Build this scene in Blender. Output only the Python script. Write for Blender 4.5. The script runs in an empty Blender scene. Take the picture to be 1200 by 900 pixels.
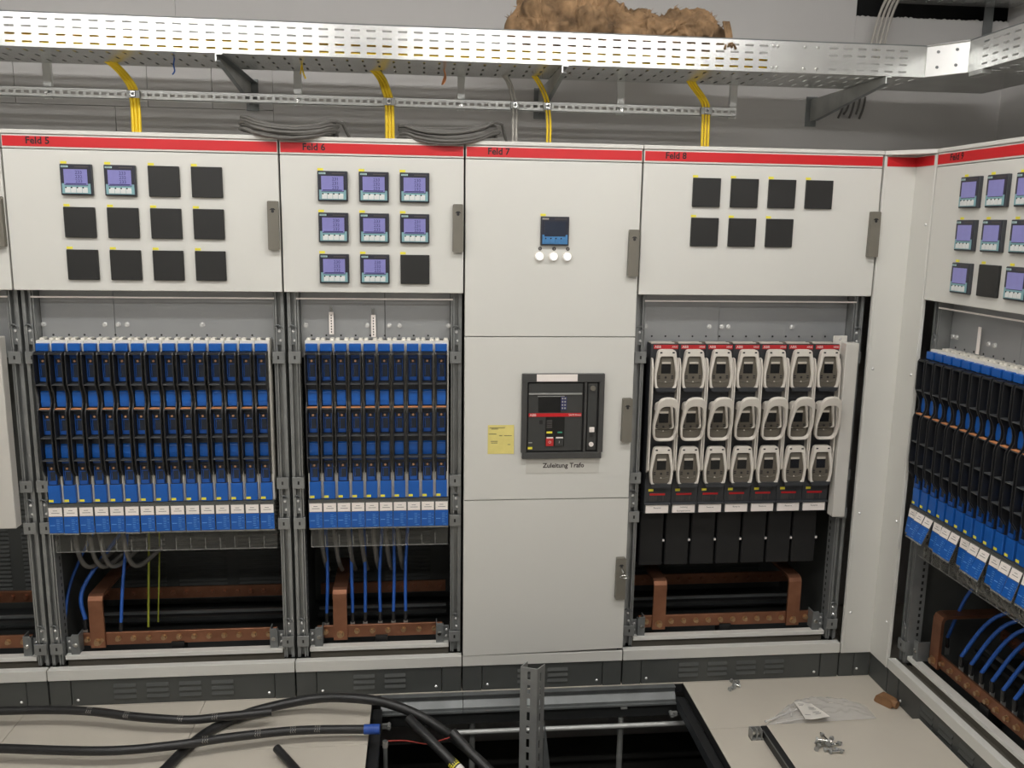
import bpy, bmesh, math, random
from mathutils import Vector, Matrix, noise
random.seed(7)
PI = math.pi
S = bpy.context.scene
COL = S.collection

# ------------------------------------------------------------------ camera
def make_camera():
    yaw, pitch, roll, f = .1044, -.1806, .0155, 1023.0158
    fw = Vector((math.sin(yaw)*math.cos(pitch), math.cos(yaw)*math.cos(pitch), math.sin(pitch)))
    r = Vector((math.cos(yaw), -math.sin(yaw), 0)); u = r.cross(fw)
    c, s = math.cos(roll), math.sin(roll)
    r, u = r*c+u*s, u*c-r*s
    M = Matrix((r, u, -fw)).transposed().to_4x4()
    M.translation = Vector((1.3074, -2.9635, 1.6985))
    cd = bpy.data.cameras.new('camera'); co = bpy.data.objects.new('camera', cd); COL.objects.link(co)
    co.matrix_world = M
    cd.sensor_fit = 'HORIZONTAL'; cd.sensor_width = 36; cd.lens = f/1200*36
    cd.clip_start = .05; cd.clip_end = 60
    S.camera = co
make_camera()

# ------------------------------------------------------------------ world, lamps, exposure
w = bpy.data.worlds.new('world'); S.world = w; w.use_nodes = True
w.node_tree.nodes['Background'].inputs[0].default_value = (.9, .95, 1, 1)
w.node_tree.nodes['Background'].inputs[1].default_value = .02
S.view_settings.view_transform = 'Standard'; S.view_settings.look = 'None'
S.view_settings.exposure = 0.0; S.view_settings.gamma = 1; S.view_settings.use_curve_mapping = False
# fluorescent battens on the ceiling: (x, y, emission); built in luminaire() below
LAMPS = [(-.30, -3.0, 42), (2.20, -3.0, 40), (.05, -1.15, 36), (2.10, -1.15, 34)]

# ------------------------------------------------------------------ materials
def lin(c):
    c = c/255
    return c/12.92 if c <= .04045 else ((c+.055)/1.055)**2.4
def rgb(*c): return tuple(lin(v) for v in c)+(1,)
MATS = {}
def mat(name, col, rough=.5, metal=0, var=.06, scale=30, bump=0, stretch=None, spec=.5, emit=0, coat=0):
    m = bpy.data.materials.new(name); m.use_nodes = True; nt = m.node_tree; b = nt.nodes['Principled BSDF']
    base = rgb(*col)
    b.inputs['Roughness'].default_value = rough; b.inputs['Metallic'].default_value = metal
    b.inputs['Specular IOR Level'].default_value = spec; b.inputs['Coat Weight'].default_value = coat
    tc = nt.nodes.new('ShaderNodeTexCoord'); mp = nt.nodes.new('ShaderNodeMapping')
    nt.links.new(tc.outputs['Object'], mp.inputs[0])
    if stretch: mp.inputs['Scale'].default_value = stretch
    n = nt.nodes.new('ShaderNodeTexNoise'); n.inputs['Scale'].default_value = scale; n.inputs['Detail'].default_value = 4
    nt.links.new(mp.outputs[0], n.inputs[0])
    rp = nt.nodes.new('ShaderNodeValToRGB')
    rp.color_ramp.elements[0].position = .3; rp.color_ramp.elements[1].position = .7
    rp.color_ramp.elements[0].color = tuple(v*(1-var) for v in base[:3])+(1,)
    rp.color_ramp.elements[1].color = tuple(min(1, v*(1+var)) for v in base[:3])+(1,)
    nt.links.new(n.outputs[0], rp.inputs[0]); nt.links.new(rp.outputs[0], b.inputs['Base Color'])
    if bump:
        bp = nt.nodes.new('ShaderNodeBump'); bp.inputs['Strength'].default_value = bump; bp.inputs['Distance'].default_value = .002
        nt.links.new(n.outputs[0], bp.inputs['Height']); nt.links.new(bp.outputs[0], b.inputs['Normal'])
    if emit:
        b.inputs['Emission Color'].default_value = base; b.inputs['Emission Strength'].default_value = emit
    MATS[name] = m; return m
def clear(name, col, alpha, rough=.15):
    m = mat(name, col, rough, 0, .02); m.node_tree.nodes['Principled BSDF'].inputs['Alpha'].default_value = alpha
    return m
M = MATS
mat('beige', (209, 208, 202), .45, 0, .012, 3)
mat('beige_side', (200, 197, 190), .45, 0, .012, 3)
mat('red', (198, 28, 35), .4, 0, .02, 5)
mat('ink', (40, 22, 24), .6, 0, 0)
mat('plinth', (74, 76, 74), .5, 0, .04, 12)
mat('galv', (160, 161, 158), .42, .45, .12, 16)
mat('galv_dark', (122, 125, 125), .45, .45, .13, 14)
mat('tray', (214, 215, 213), .27, .85, .08, 9, .02)
mat('tray_bright', (236, 236, 234), .3, .7, .05, 9)
mat('plate', (160, 162, 163), .42, .5, .04, 6)
mat('post_steel', (142, 144, 143), .42, .5, .12, 14)
mat('rail_zinc', (205, 206, 203), .4, .3, .06, 14)
mat('screw_zinc', (232, 232, 230), .25, .5, .03, 30)
mat('stud', (214, 160, 120), .4, .3, .03, 30)
mat('band_red', (190, 44, 48), .4, 0, .02, 5)
mat('dark_steel', (52, 54, 54), .55, .2, .1, 9)
mat('galv_shaded', (72, 74, 72), .7, 0, .12, 7)  # galvanised inner panels, the shade inside the cabinets put into the colour
mat('chrome', (215, 215, 212), .2, 1, .03, 30)
mat('handle', (112, 108, 98), .5, 0, .03, 20)
mat('black', (27, 27, 28), .45, 0, .06, 20)
mat('carrier_dark', (30, 36, 48), .4, 0, .06, 25)
mat('cover_black', (17, 17, 18), .6, 0, .1, 9)
mat('blank', (33, 33, 32), .5, 0, .05, 20)
mat('blue', (16, 88, 172), .38, 0, .06, 25)
mat('blue_deep', (18, 78, 158), .4, 0, .06, 25)
mat('strip_white', (226, 222, 212), .5, 0, .03, 20)
mat('frame_black', (34, 35, 37), .42, 0, .06, 25)
mat('rung', (70, 72, 74), .4, 0, .05, 25)
mat('orange', (208, 138, 88), .5, 0, .05, 25)
mat('window_dark', (36, 44, 58), .25, 0, .1, 25)
mat('copper', (152, 106, 82), .42, .8, .18, 14)
mat('brass', (176, 146, 112), .35, .8, .1, 30)
mat('yellow', (238, 226, 70), .55, 0, .04, 20)
mat('cable_yellow', (236, 200, 30), .5, 0, .05, 20)
mat('cable_blue', (34, 84, 164), .45, 0, .05, 20)
mat('cable_grey', (96, 94, 90), .55, 0, .08, 20)
mat('cable_pale', (170, 166, 158), .55, 0, .06, 20)
mat('cable_green', (150, 156, 50), .5, 0, .1, 20)
mat('cable_black', (36, 36, 36), .38, 0, .25, 40, .08)
mat('label_white', (238, 230, 224), .6, 0, .02, 20)
mat('print', (80, 76, 74), .7, 0, 0)
mat('print_blue', (120, 170, 226), .6, 0, 0)
mat('abb_white', (216, 210, 200), .42, 0, .02, 20)
mat('abb_face', (96, 90, 80), .45, 0, .05, 30)
mat('abb_dark', (52, 54, 57), .45, 0, .05, 20)
mat('abb_window', (22, 23, 24), .25, 0, .05, 20)
mat('abb_bar', (196, 188, 176), .4, 0, .03, 20)
mat('meter_frame', (58, 60, 64), .45, 0, .05, 30)
mat('meter_face', (44, 45, 56), .35, 0, .05, 30)
mat('meter_teal', (126, 166, 172), .45, 0, .03, 20)
mat('meter_blue', (66, 122, 172), .45, 0, .03, 20)
mat('meter_button', (214, 216, 214), .45, 0, .02, 20)
mat('meter_tab', (176, 206, 204), .45, 0, .02, 20)
mat('screen', (118, 116, 168), .3, 0, .05, 60, emit=.26)
mat('screen_off', (38, 46, 62), .3, 0, .05, 60)
mat('readout', (48, 44, 96), .5, 0, 0)
mat('lamp_white', (246, 246, 244), .3, 0, 0, emit=.35)
mat('sign', (198, 196, 189), .35, 0, .02, 20)
mat('breaker_frame', (66, 66, 65), .45, 0, .04, 20)
mat('breaker_face', (58, 59, 58), .4, 0, .05, 20)
mat('breaker_text', (170, 170, 165), .5, 0, 0)
mat('button_red', (190, 44, 44), .4, 0, .04, 20)
mat('button_green', (60, 150, 120), .4, 0, .04, 20)
mat('navy', (44, 46, 92), .4, 0, .04, 20)
mat('paper_yellow', (222, 208, 126), .7, 0, .04, 30)
mat('paper', (226, 222, 214), .7, 0, .04, 20)
mat('wall', (184, 182, 180), .85, 0, .05, 2.2, .1)
mat('wall_joint', (150, 147, 142), .9, 0, .1, 20)
mat('ceiling', (215, 213, 210), .9, 0, .02, 3)
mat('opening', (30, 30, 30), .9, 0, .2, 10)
mat('slab', (58, 57, 54), .9, 0, .2, 4, .2)
mat('floor_vinyl', (196, 189, 176), .5, 0, .05, 2.4, .02)
mat('panel_edge', (34, 35, 36), .5, 0, .1, 20)
mat('stringer', (66, 70, 74), .45, .5, .15, 15)
mat('wood_brown', (134, 98, 66), .7, 0, .15, 30, .2)
mat('wool', (128, 102, 74), .95, 0, .6, 16, 1.0)
mat('tape_blue', (40, 78, 160), .5, 0, .04, 20)
mat('red_wire', (170, 60, 50), .5, 0, .05, 20)
mat('rod_grey', (120, 122, 120), .45, .3, .05, 20)
clear('plastic', (190, 190, 182), .06)
clear('plastic_label', (160, 160, 156), .45)
clear('bag', (232, 230, 227), .40, .15)

# ------------------------------------------------------------------ mesh helpers
class MB:
    def __init__(s): s.v = []; s.f = []; s.sm = []
    def _add(s, vs, fs, smooth=False):
        n = len(s.v); s.v += [tuple(v) for v in vs]
        for f in fs: s.f.append(tuple(i+n for i in f)); s.sm.append(smooth)
        return s
    def box(s, x0, x1, y0, y1, z0, z1):
        vs = [(x, y, z) for x in (x0, x1) for y in (y0, y1) for z in (z0, z1)]
        return s._add(vs, [(0,1,3,2),(4,6,7,5),(0,4,5,1),(2,3,7,6),(0,2,6,4),(1,5,7,3)])
    def prism(s, poly, ax, a0, a1, smooth=False):
        # poly: 2-D points; ax 'x' -> (y,z), 'y' -> (x,z), 'z' -> (x,y)
        n = len(poly)
        def p(q, a): return {'x': (a, q[0], q[1]), 'y': (q[0], a, q[1]), 'z': (q[0], q[1], a)}[ax]
        vs = [p(q, a0) for q in poly]+[p(q, a1) for q in poly]
        s._add(vs, [tuple(range(n))[::-1], tuple(range(n, 2*n))])
        s._add(vs, [(i, (i+1) % n, n+(i+1) % n, n+i) for i in range(n)], smooth)
        return s
    def ring(s, outer, inner, y0, y1):
        n = len(outer)
        vs = [(p[0], y0, p[1]) for p in outer]+[(p[0], y0, p[1]) for p in inner]+[(p[0], y1, p[1]) for p in outer]+[(p[0], y1, p[1]) for p in inner]
        fs = []
        for i in range(n):
            j = (i+1) % n
            fs += [(i, j, n+j, n+i), (2*n+i, 3*n+i, 3*n+j, 2*n+j), (i, 2*n+i, 2*n+j, j), (n+i, n+j, 3*n+j, 3*n+i)]
        return s._add(vs, fs)
    def cyl(s, p0, p1, r, n=10, r1=None, cap=True):
        p0 = Vector(p0); p1 = Vector(p1); d = (p1-p0).normalized()
        a = d.orthogonal().normalized(); b = d.cross(a); r1 = r if r1 is None else r1
        vs = [p0+(a*math.cos(t)+b*math.sin(t))*r for t in [2*PI*i/n for i in range(n)]]
        vs += [p1+(a*math.cos(t)+b*math.sin(t))*r1 for t in [2*PI*i/n for i in range(n)]]
        s._add(vs, [(i, (i+1) % n, n+(i+1) % n, n+i) for i in range(n)], n > 7)
        if cap: s._add(vs, [tuple(range(n))[::-1], tuple(range(n, 2*n))])
        return s
    def tube(s, pts, r, n=10, sub=6, closed=False, cap=True):
        pts = [Vector(p) for p in pts]
        if sub > 1 and len(pts) > 2:
            q = []; m = len(pts)
            for i in range(m if closed else m-1):
                if closed: a, b, c, d = pts[i-1], pts[i], pts[(i+1) % m], pts[(i+2) % m]
                else: a, b, c, d = pts[max(i-1, 0)], pts[i], pts[i+1], pts[min(i+2, m-1)]
                for k in range(sub):
                    t = k/sub
                    q.append(.5*((2*b)+(c-a)*t+(2*a-5*b+4*c-d)*t*t+(3*b-a-3*c+d)*t**3))
            if not closed: q.append(pts[-1])
            pts = q
        m = len(pts); vs = []; up = None
        for i in range(m):
            if closed: d = pts[(i+1) % m]-pts[i-1]
            else: d = pts[min(i+1, m-1)]-pts[max(i-1, 0)]
            d.normalize()
            if up is None: up = d.orthogonal().normalized()
            else: up = (up-d*up.dot(d)).normalized()
            b = d.cross(up)
            vs += [pts[i]+(up*math.cos(t)+b*math.sin(t))*r for t in [2*PI*k/n for k in range(n)]]
        fs = []
        for i in range(m if closed else m-1):
            j = (i+1) % m
            fs += [(i*n+k, i*n+(k+1) % n, j*n+(k+1) % n, j*n+k) for k in range(n)]
        s._add(vs, fs, True)
        if cap and not closed: s._add(vs, [tuple(range(n))[::-1], tuple(range((m-1)*n, m*n))])
        return s
    def grid(s, fn, nu, nv, smooth=True, flip=False):
        vs = [fn(i/nu, j/nv) for i in range(nu+1) for j in range(nv+1)]
        fs = [(i*(nv+1)+j, (i+1)*(nv+1)+j, (i+1)*(nv+1)+j+1, i*(nv+1)+j+1) for i in range(nu) for j in range(nv)]
        if flip: fs = [f[::-1] for f in fs]
        return s._add(vs, fs, smooth)
    def mesh(s, name, m, bevel=0):
        me = bpy.data.meshes.new(name); me.from_pydata(s.v, [], s.f)
        me.polygons.foreach_set('use_smooth', s.sm)
        bm = bmesh.new(); bm.from_mesh(me)
        if bevel:
            bmesh.ops.bevel(bm, geom=bm.edges[:], offset=bevel, segments=1, affect='EDGES', clamp_overlap=True)
        bmesh.ops.recalc_face_normals(bm, faces=bm.faces[:])
        bm.to_mesh(me); bm.free()
        me.materials.append(M[m] if isinstance(m, str) else m)
        return me
def put(name, me, parent=None, loc=(0, 0, 0), rot=(0, 0, 0)):
    o = bpy.data.objects.new(name, me); COL.objects.link(o)
    if parent: o.parent = parent
    o.location = loc; o.rotation_euler = rot
    return o
def part(name, mb, m, parent=None, bevel=0, loc=(0, 0, 0), rot=(0, 0, 0)):
    return put(name, mb.mesh(name, m, bevel), parent, loc, rot)
def box(name, m, parent, x0, x1, y0, y1, z0, z1, bevel=0):
    return part(name, MB().box(x0, x1, y0, y1, z0, z1), m, parent, bevel)
def tag(o, label, cat, group=None):
    o['label'] = label; o['category'] = cat
    if group: o['group'] = group
    return o
def struct(o): o['kind'] = 'structure'; return o
def thing(name, label, cat, loc=(0, 0, 0), rotz=0, group=None):
    o = bpy.data.objects.new(name, None); COL.objects.link(o); o.empty_display_size = .05
    o.location = loc; o.rotation_euler = (0, 0, rotz)
    return tag(o, label, cat, group)
def dup(o, parent=None, loc=None, rotz=None, label=None):
    c = o.copy(); COL.objects.link(c); c.parent = parent
    if loc is not None: c.location = loc
    if rotz is not None: c.rotation_euler = (0, 0, rotz)
    if label: c['label'] = label
    for ch in list(o.children): dup(ch, c)
    return c
def rpoly(pts, r, seg=4):
    out = []; n = len(pts)
    for i in range(n):
        p = Vector(pts[i]); a = Vector(pts[i-1])-p; b = Vector(pts[(i+1) % n])-p
        rr = r[i] if isinstance(r, (list, tuple)) else r
        rr = min(rr, a.length*.49, b.length*.49)
        p0 = p+a.normalized()*rr; p1 = p+b.normalized()*rr
        for k in range(seg+1):
            t = k/seg
            q = p0*(1-t)**2+p*2*t*(1-t)+p1*t*t
            out.append((q.x, q.y))
    return out
_tc = {}
def text(s, size, m, align='LEFT'):
    k = (s, size, m, align)
    if k in _tc: return _tc[k]
    cu = bpy.data.curves.new('lettering', 'FONT'); cu.body = s; cu.size = size; cu.resolution_u = 2
    cu.align_x = align; cu.align_y = 'CENTER'; cu.offset = size*.024 if size > .02 else 0
    o = bpy.data.objects.new('lettering_tmp', cu); COL.objects.link(o)
    me = bpy.data.meshes.new_from_object(o.evaluated_get(bpy.context.evaluated_depsgraph_get()))
    bpy.data.objects.remove(o); me.name = 'lettering'
    me.materials.clear(); me.materials.append(M[m]); _tc[k] = me
    return me
def letter(parent, s, size, m, x, y, z, align='LEFT', name='lettering'):
    return put(name, text(s, size, m, align), parent, (x, y, z), (PI/2, 0, 0))
ORD = ['first', 'second', 'third', 'fourth', 'fifth', 'sixth', 'seventh', 'eighth', 'ninth', 'tenth', 'eleventh', 'twelfth', 'thirteenth', 'fourteenth', 'fifteenth']
_mc = {}
def cached(key, fn):
    if key not in _mc: _mc[key] = fn()
    return _mc[key]
def bolt_mesh(r, h, m, key):   # hex head on a washer, facing -y
    def f():
        b = MB().cyl((0, 0, 0), (0, -.002, 0), r*1.35, 10); b.cyl((0, -.002, 0), (0, -h, 0), r, 6)
        return b.mesh('bolt', m)
    return cached(key, f)
def screw_mesh():
    return cached('screw', lambda: MB().cyl((0, 0, 0), (0, -.003, 0), .0055, 8, r1=.003).mesh('screw', 'screw_zinc'))

# ------------------------------------------------------------------ the room
WY, WX, XC, YF = .62, 3.72, 3.02, -.1227
# back wall: backing plus blocks with recessed joints, opening near the top right
wb = struct(part('wall_back', MB().box(-2.6, 3.06, WY+.012, WY+.2, -.6, 3.0).box(3.06, WX+.2, WY+.012, WY+.2, -.6, 2.55).box(3.06, WX+.2, WY+.012, WY+.2, 2.80, 3.0), 'wall_joint'))
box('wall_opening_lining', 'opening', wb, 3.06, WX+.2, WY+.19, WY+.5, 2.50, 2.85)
blocks = [(-2.6, WX+.1, -.6, 1.62)]
for z0, z1, cuts in ((1.62, 2.118, [-2.6, -1.4, -.45, .152, .74]), (2.118, 2.42, [-2.6, -1.2, -.205, .274, .512, .74]), (2.42, 3.0, [-2.6, -1.0, .392, 3.06])):
    blocks += [(cuts[i], cuts[i+1], z0, z1) for i in range(len(cuts)-1)]
blocks += [(.74, WX+.1, 1.62, 2.42), (3.06, WX+.1, 2.42, 2.55), (3.06, WX+.1, 2.80, 3.0)]
for x0, x1, z0, z1 in blocks:
    g = .0012 if x1 < .8 else .0003
    box('wall_block', 'wall', wb, x0+g, x1-g, WY, WY+.0125, z0+g, z1-g)
# broken plaster along the lower edge of the opening
b = MB()
for i in range(34):
    x = 3.07+i*.0205; h = random.uniform(.002, .008)
    b.prism([(x-.013, 2.548), (x+.013, 2.548), (x+random.uniform(-.006, .006), 2.548+h)], 'y', WY-.001, WY+.012)
part('broken_plaster_edge', b, 'wall', wb)
struct(box('wall_right', 'wall', None, WX, WX+.15, -5.0, WY+.012, -.6, 3.0))
struct(box('wall_left', 'wall', None, -2.75, -2.6, -5.0, WY+.2, -.6, 3.0))
struct(box('wall_front', 'wall', None, -2.75, WX+.15, -5.15, -5.0, -.6, 3.0))
struct(box('ceiling', 'ceiling', None, -2.75, WX+.15, -5.15, WY+.2, 3.0, 3.15))
def luminaire(label, x, y, e):
    t = thing('ceiling_light', label, 'lamp', (x, y, 2.80), 0, 'fluorescent ceiling lights')
    m = mat('tube_glow', (255, 253, 250), .5, 0, 0, emit=e)
    part('diffuser', MB().prism([(-.05, .05), (-.05, .012), (-.03, 0), (.03, 0), (.05, .012), (.05, .05)], 'x', -.75, .75), m, t)
    box('housing', 'beige', t, -.76, .76, -.06, .06, .05, .10, .002)
    for hx in (-.5, .5): part('suspension', MB().cyl((hx, 0, .10), (hx, 0, .20), .004, 6), 'chrome', t)
for (x, y, e), nm in zip(LAMPS, ('rear left', 'rear right', 'front left', 'front right')): luminaire('%s fluorescent ceiling light, out of the picture' % nm, x, y, e)
# raised floor: concrete slab with floor panels as children, pit left open
fl = struct(box('floor', 'slab', None, -2.75, WX+.15, -5.15, WY+.2, -.75, -.6))
PX0, PX1, PY = 1.125, 2.287, -.905
xs = [-2.6, -1.87, -1.27, -.67, -.07, .53, 1.125, 1.706, 2.287, 3.07, WX]
ys = [WY, .004, -.305, -.905, -1.505, -2.105, -2.705, -3.305, -3.905, -5.0]
for i in range(len(xs)-1):
    for j in range(len(ys)-1):
        x0, x1, y1, y0 = xs[i], xs[i+1], ys[j], ys[j+1]
        if x0 >= PX0-.01 and x1 <= PX1+.01 and y1 < .05 and y0 > PY-.01: continue
        p = box('floor_panel', 'floor_vinyl', fl, x0+.0008, x1-.0008, y0+.0008, y1-.0008, -.004, 0, .0006)
        box('panel_core', 'panel_edge', p, x0+.001, x1-.001, y0+.001, y1-.001, -.038, -.0041)

# ------------------------------------------------------------------ cabinets
ZT = 1.968      # top
DB = 1.467      # lower edge of the short doors
def door_handle(par, x0, z0, z1, key=False):
    w = .036
    h = part('handle', MB().prism(rpoly([(x0, z0), (x0+w, z0), (x0+w*.97, z1), (x0+w*.03, z1)], .004, 2), 'y', -.020, -.001), 'handle', par, .0015)
    part('keyhole', MB().prism([(x0+.008, z1-.029), (x0+.028, z1-.029), (x0+.022, z1-.023), (x0+.014, z1-.023)], 'y', -.0206, -.0195).cyl((x0+.018, -.0198, z1-.033), (x0+.018, -.0207, z1-.033), .005, 8), 'black', par)
    if key:
        b = MB().cyl((x0+.018, -.02, z1-.035), (x0+.021, -.05, z1-.045), .004, 8)
        b.tube([(x0+.024+.017*math.cos(t), -.054-.006*math.sin(t), z1-.056+.008*math.sin(t)) for t in [2*PI*i/12 for i in range(12)]], .0022, 6, 1, True)
        part('key', b, 'chrome', par)
    return h
def header(root, W, txt, x=.075):
    h = box('header_strip', 'beige', root, .003, W-.003, 0, .03, 1.911, 1.953, .001)
    box('red_band', 'red', h, .006, W-.005, -.0012, 0, 1.917, 1.9485)
    if txt: letter(h, txt, .030, 'ink', x, -.0020, 1.9345)
    box('top_cap', 'beige', root, .001, W-.001, -.004, .60, 1.9545, ZT, .002)
def plinth(root, W, groups):
    box('plinth_corner', 'plinth', root, .003, .073, .006, .06, .001, .0985, .001)
    box('plinth_corner', 'plinth', root, W-.073, W-.003, .006, .06, .001, .0985, .001)
    p = box('plinth_panel', 'plinth', root, .0755, W-.0755, .008, .02, .001, .0975, .001)
    box('plinth_back', 'dark_steel', root, .01, W-.01, .56, .59, .001, .1)
    c = W/2; lw = .076; pit = .112
    for g in range(groups):
        gx = c+(g-(groups-1)/2)*pit
        for k in range(3):
            z = .030+k*.0215
            me = cached('louver', lambda: MB().prism([(0, -.0075), (-.005, -.0060), (-.005, -.0050), (0, .0070)], 'x', -lw/2, lw/2).mesh('louver', 'plinth', .0006))
            put('louver', me, p, (gx, .008, z))
    for sx in (.095, W-.095): put('screw', screw_mesh(), p, (sx, .008, .022))
def base_rail(root, W, full=False):
    box('base_rail', 'beige', root, .002, W-.002, .001, .030 if not full else .012, .1015, .1415, .0012)
    if not full:
        part('base_ledge', MB().box(.048, W-.048, .046, .078, .157, .172), 'beige', root, .001)
        part('base_groove', MB().box(.048, W-.048, .068, .078, .118, .157).box(.002, W-.002, .030, .068, .1015, .120), 'handle', root)  # groove coloured darker than the rail to paint the shadow below the ledge
def post(root, W, side, detail=True):
    def mx(a): return a if side == 'l' else W-a
    b = MB()
    for a0, a1, y0, y1 in ((.0055, .0165, .040, .066), (.0165, .030, .060, .066), (.030, .0355, .040, .066), (.0355, .038, .052, .066), (.038, .0425, .042, .095)):
        q = sorted((mx(a0), mx(a1))); b.box(q[0], q[1], y0, y1, .1416, 1.9)
    p = part('frame_post', b, 'post_steel', root)
    # perforated inner flange
    b = MB()
    for i in range(44):
        z = .17+i*.025; q = sorted((mx(.0424), mx(.0429)))
        b.box(q[0], q[1], .075, .083, z, z+.012)
    part('punched_holes', b, 'black', p)['kind'] = 'stuff'
    if not detail: return
    for z in (1.2425, .80, .652, .206):
        q = sorted((mx(.006), mx(.047)))
        t = part('mounting_tab', MB().box(q[0], q[1], .030, .0335, z-.0205, z+.0205).box(q[0] if side == 'r' else q[1]-.003, q[0]+.003 if side == 'r' else q[1], .0335, .05, z-.0205, z+.0205), 'post_steel', root, .0006)
        c = mx(.0275); box('slot', 'black', t, c-.003, c+.003, .0293, .0306, z-.006, z+.006)
    for z in (1.335, .735, .275):
        c = mx(.023)
        h = part('hinge_clip', MB().box(c-.012, c+.010, .044, .058, z-.05, z+.005).tube([(c-.012, .04, z+.012), (c-.004, .036, z+.018), (c+.006, .036, z+.014), (c+.012, .038, z+.004)], .0022, 6, 3), 'galv_dark', root)
        put('screw', screw_mesh(), h, (c, .044, z-.005)); put('screw', screw_mesh(), h, (c+.004, .044, z-.036))
def shell(root, W):
    box('side_panel', 'galv_shaded', root, .002, .006, .068, .59, .11, 1.95)
    box('side_panel', 'galv_shaded', root, W-.006, W-.002, .068, .59, .11, 1.95)
    bp = box('back_panel', 'galv_shaded', root, .006, W-.006, .575, .59, .11, 1.95)
    # embossed louvres on the back panel
    n = max(2, int(W/.25))
    for g in range(n):
        b = MB(); gx = .06+g*(W-.12)/n; gw = (W-.12)/n-.05
        for k in range(26):
            z = .20+k*.018
            b.prism([(.575, z), (.569, z+.003), (.575, z+.012)], 'x', gx, gx+gw)
        o = part('louver_field', b, 'galv_shaded', bp); o['kind'] = 'stuff'
    fp = box('floor_plate', 'dark_steel', root, .006, W-.006, .079, .575, .118, .122)
    for k in range(3): box('floor_slot_strip', 'plate', fp, .25*W+k*.2*W, .25*W+k*.2*W+.02, .075, .13, .1221, .1228)
    box('rear_rail', 'dark_steel', root, .05, W-.05, .30, .31, .175, .19)
    box('rear_rail', 'galv_dark', root, .05, W-.05, .34, .35, .185, .195)
def busbars(root, W, x0, x1, nb, risers, rear=True, b0=None):
    bar = box('busbar', 'copper', root, x0, x1, .098, .108, .183, .231, .001)
    for i in range(nb):
        x = x0+.03+i*(x1-x0-.06)/(nb-1)
        put('bolt', bolt_mesh(.008, .012, 'brass', 'bolt_b'), bar, (x, .098, .208))
    for rx in risers:
        prof = [(.087, .178), (.0975, .178), (.0975, .352), (.101, .362), (.111, .367), (.395, .367), (.395, .378), (.108, .378), (.094, .372), (.087, .358)]
        r = part('busbar_link', MB().prism(prof, 'x', rx, rx+.05), 'copper', root, .001)
        put('bolt', bolt_mesh(.0105, .014, 'brass', 'bolt_c'), r, (rx+.025, .087, .202))
    if rear:
        rb = box('rear_busbar', 'copper', root, .05, W-.05, .398, .408, .224, .270, .001)
        n = int((W-.1)/.05)
        for i in range(n): put('bolt', bolt_mesh(.008, .010, 'copper', 'bolt_r'), rb, (.075+i*.05, .398, .247))
    box('bar_support', 'black', root, W*.47, W*.47+.045, .092, .14, .123, .19)
    for sx in (-1, 1):
        m = (lambda a: a) if sx < 0 else (lambda a: W-a)
        b = MB()
        for a0, a1, y0, y1, z0, z1 in ((.046, .066, .07, .075, .172, .232), (.066, .070, .055, .075, .168, .240), (.070, .094, .055, .060, .172, .246), (.090, .094, .060, .10, .172, .246)):
            q = sorted((m(a0), m(a1))); b.box(q[0], q[1], y0, y1, z0, z1)
        k = part('bar_bracket', b, 'galv_dark', root, .0006)
        put('screw', screw_mesh(), k, (m(.056), .07, .215)); put('screw', screw_mesh(), k, (m(.056), .07, .19))
        put('bolt', bolt_mesh(.006, .006, 'chrome', 'bolt_s'), k, (m(.082), .055, .208))
def mount_plate(root, W, split, screws, dark=False):
    x0, x1 = .044, W-.044
    p = None
    for k, (a, b) in enumerate(((x0, split-.0008), (split+.0008, x1))):
        p = box('cover_plate', 'plate', root, a, b, .085+.004*(k if dark else 0), .09+.004*(k if dark else 0), 1.235, 1.60, .0006)
    for s in screws: put('screw', bolt_mesh(.0065, .006, 'screw_zinc', 'bolt_p'), p, (s, .085, 1.347))
    n = int((x1-x0-.03)/.05); b = MB()
    for i in range(n): b.cyl((x0+.035+i*.05, .0855, 1.312), (x0+.035+i*.05, .0842, 1.312), .0035, 8)
    part('punched_holes', b, 'black', p)['kind'] = 'stuff'
    box('cover_rod', 'label_white', root, .036, W-.036, .036, .041, 1.440, 1.4450)
def cabinet_open(label, W, loc, rotz, txt, groups, split, screws, bars, hx=None, dark=False):
    r = thing('switchgear_cabinet', label, 'cabinet', loc, rotz, 'row of switchgear cabinets')
    plinth(r, W, groups); base_rail(r, W); post(r, W, 'l'); post(r, W, 'r'); shell(r, W)
    d = box('door', 'beige', r, .003, W-.003, 0, .024, DB, 1.9085, .0015)
    door_handle(d, (W-.040) if hx is None else hx, 1.605, 1.762)
    header(r, W, txt); mount_plate(r, W, split, screws, dark); busbars(r, W, *bars)
    return r
F4 = cabinet_open('cabinet cut off by the left picture edge, beside the Feld 5 cabinet', .85, (-.85, 0, 0), 0, None, 4, .30, (.3, .6), (.08, .77, 13, [.11]))
F5 = cabinet_open('wide cabinet headed Feld 5 with twelve meter places', .85, (0, 0, 0), 0, 'Feld 5', 4, .279, (.05, .247, .29, .318, .565), (.078, .775, 13, [.122]))
F6 = cabinet_open('narrow cabinet headed Feld 6 with nine meter places', .60, (.85, 0, 0), 0, 'Feld 6', 2, .33, (.06, .27, .345, .38, .55), (.07, .53, 8, [.130]), None, True)
F8 = cabinet_open('wide cabinet headed Feld 8 with seven blank meter places', .85, (2.05, 0, 0), 0, 'Feld 8', 4, .325, (.055, .29, .335, .36, .60), (.08, .775, 14, [.132, .665]), .812, True)
F9 = cabinet_open('cabinet headed Feld 9 at right angles by the right picture edge', .85, (XC, YF, 0), -PI/2, 'Feld 9', 4, .40, (.06, .08, .25, .28), (.10, .80, 14, [.115]))
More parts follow.
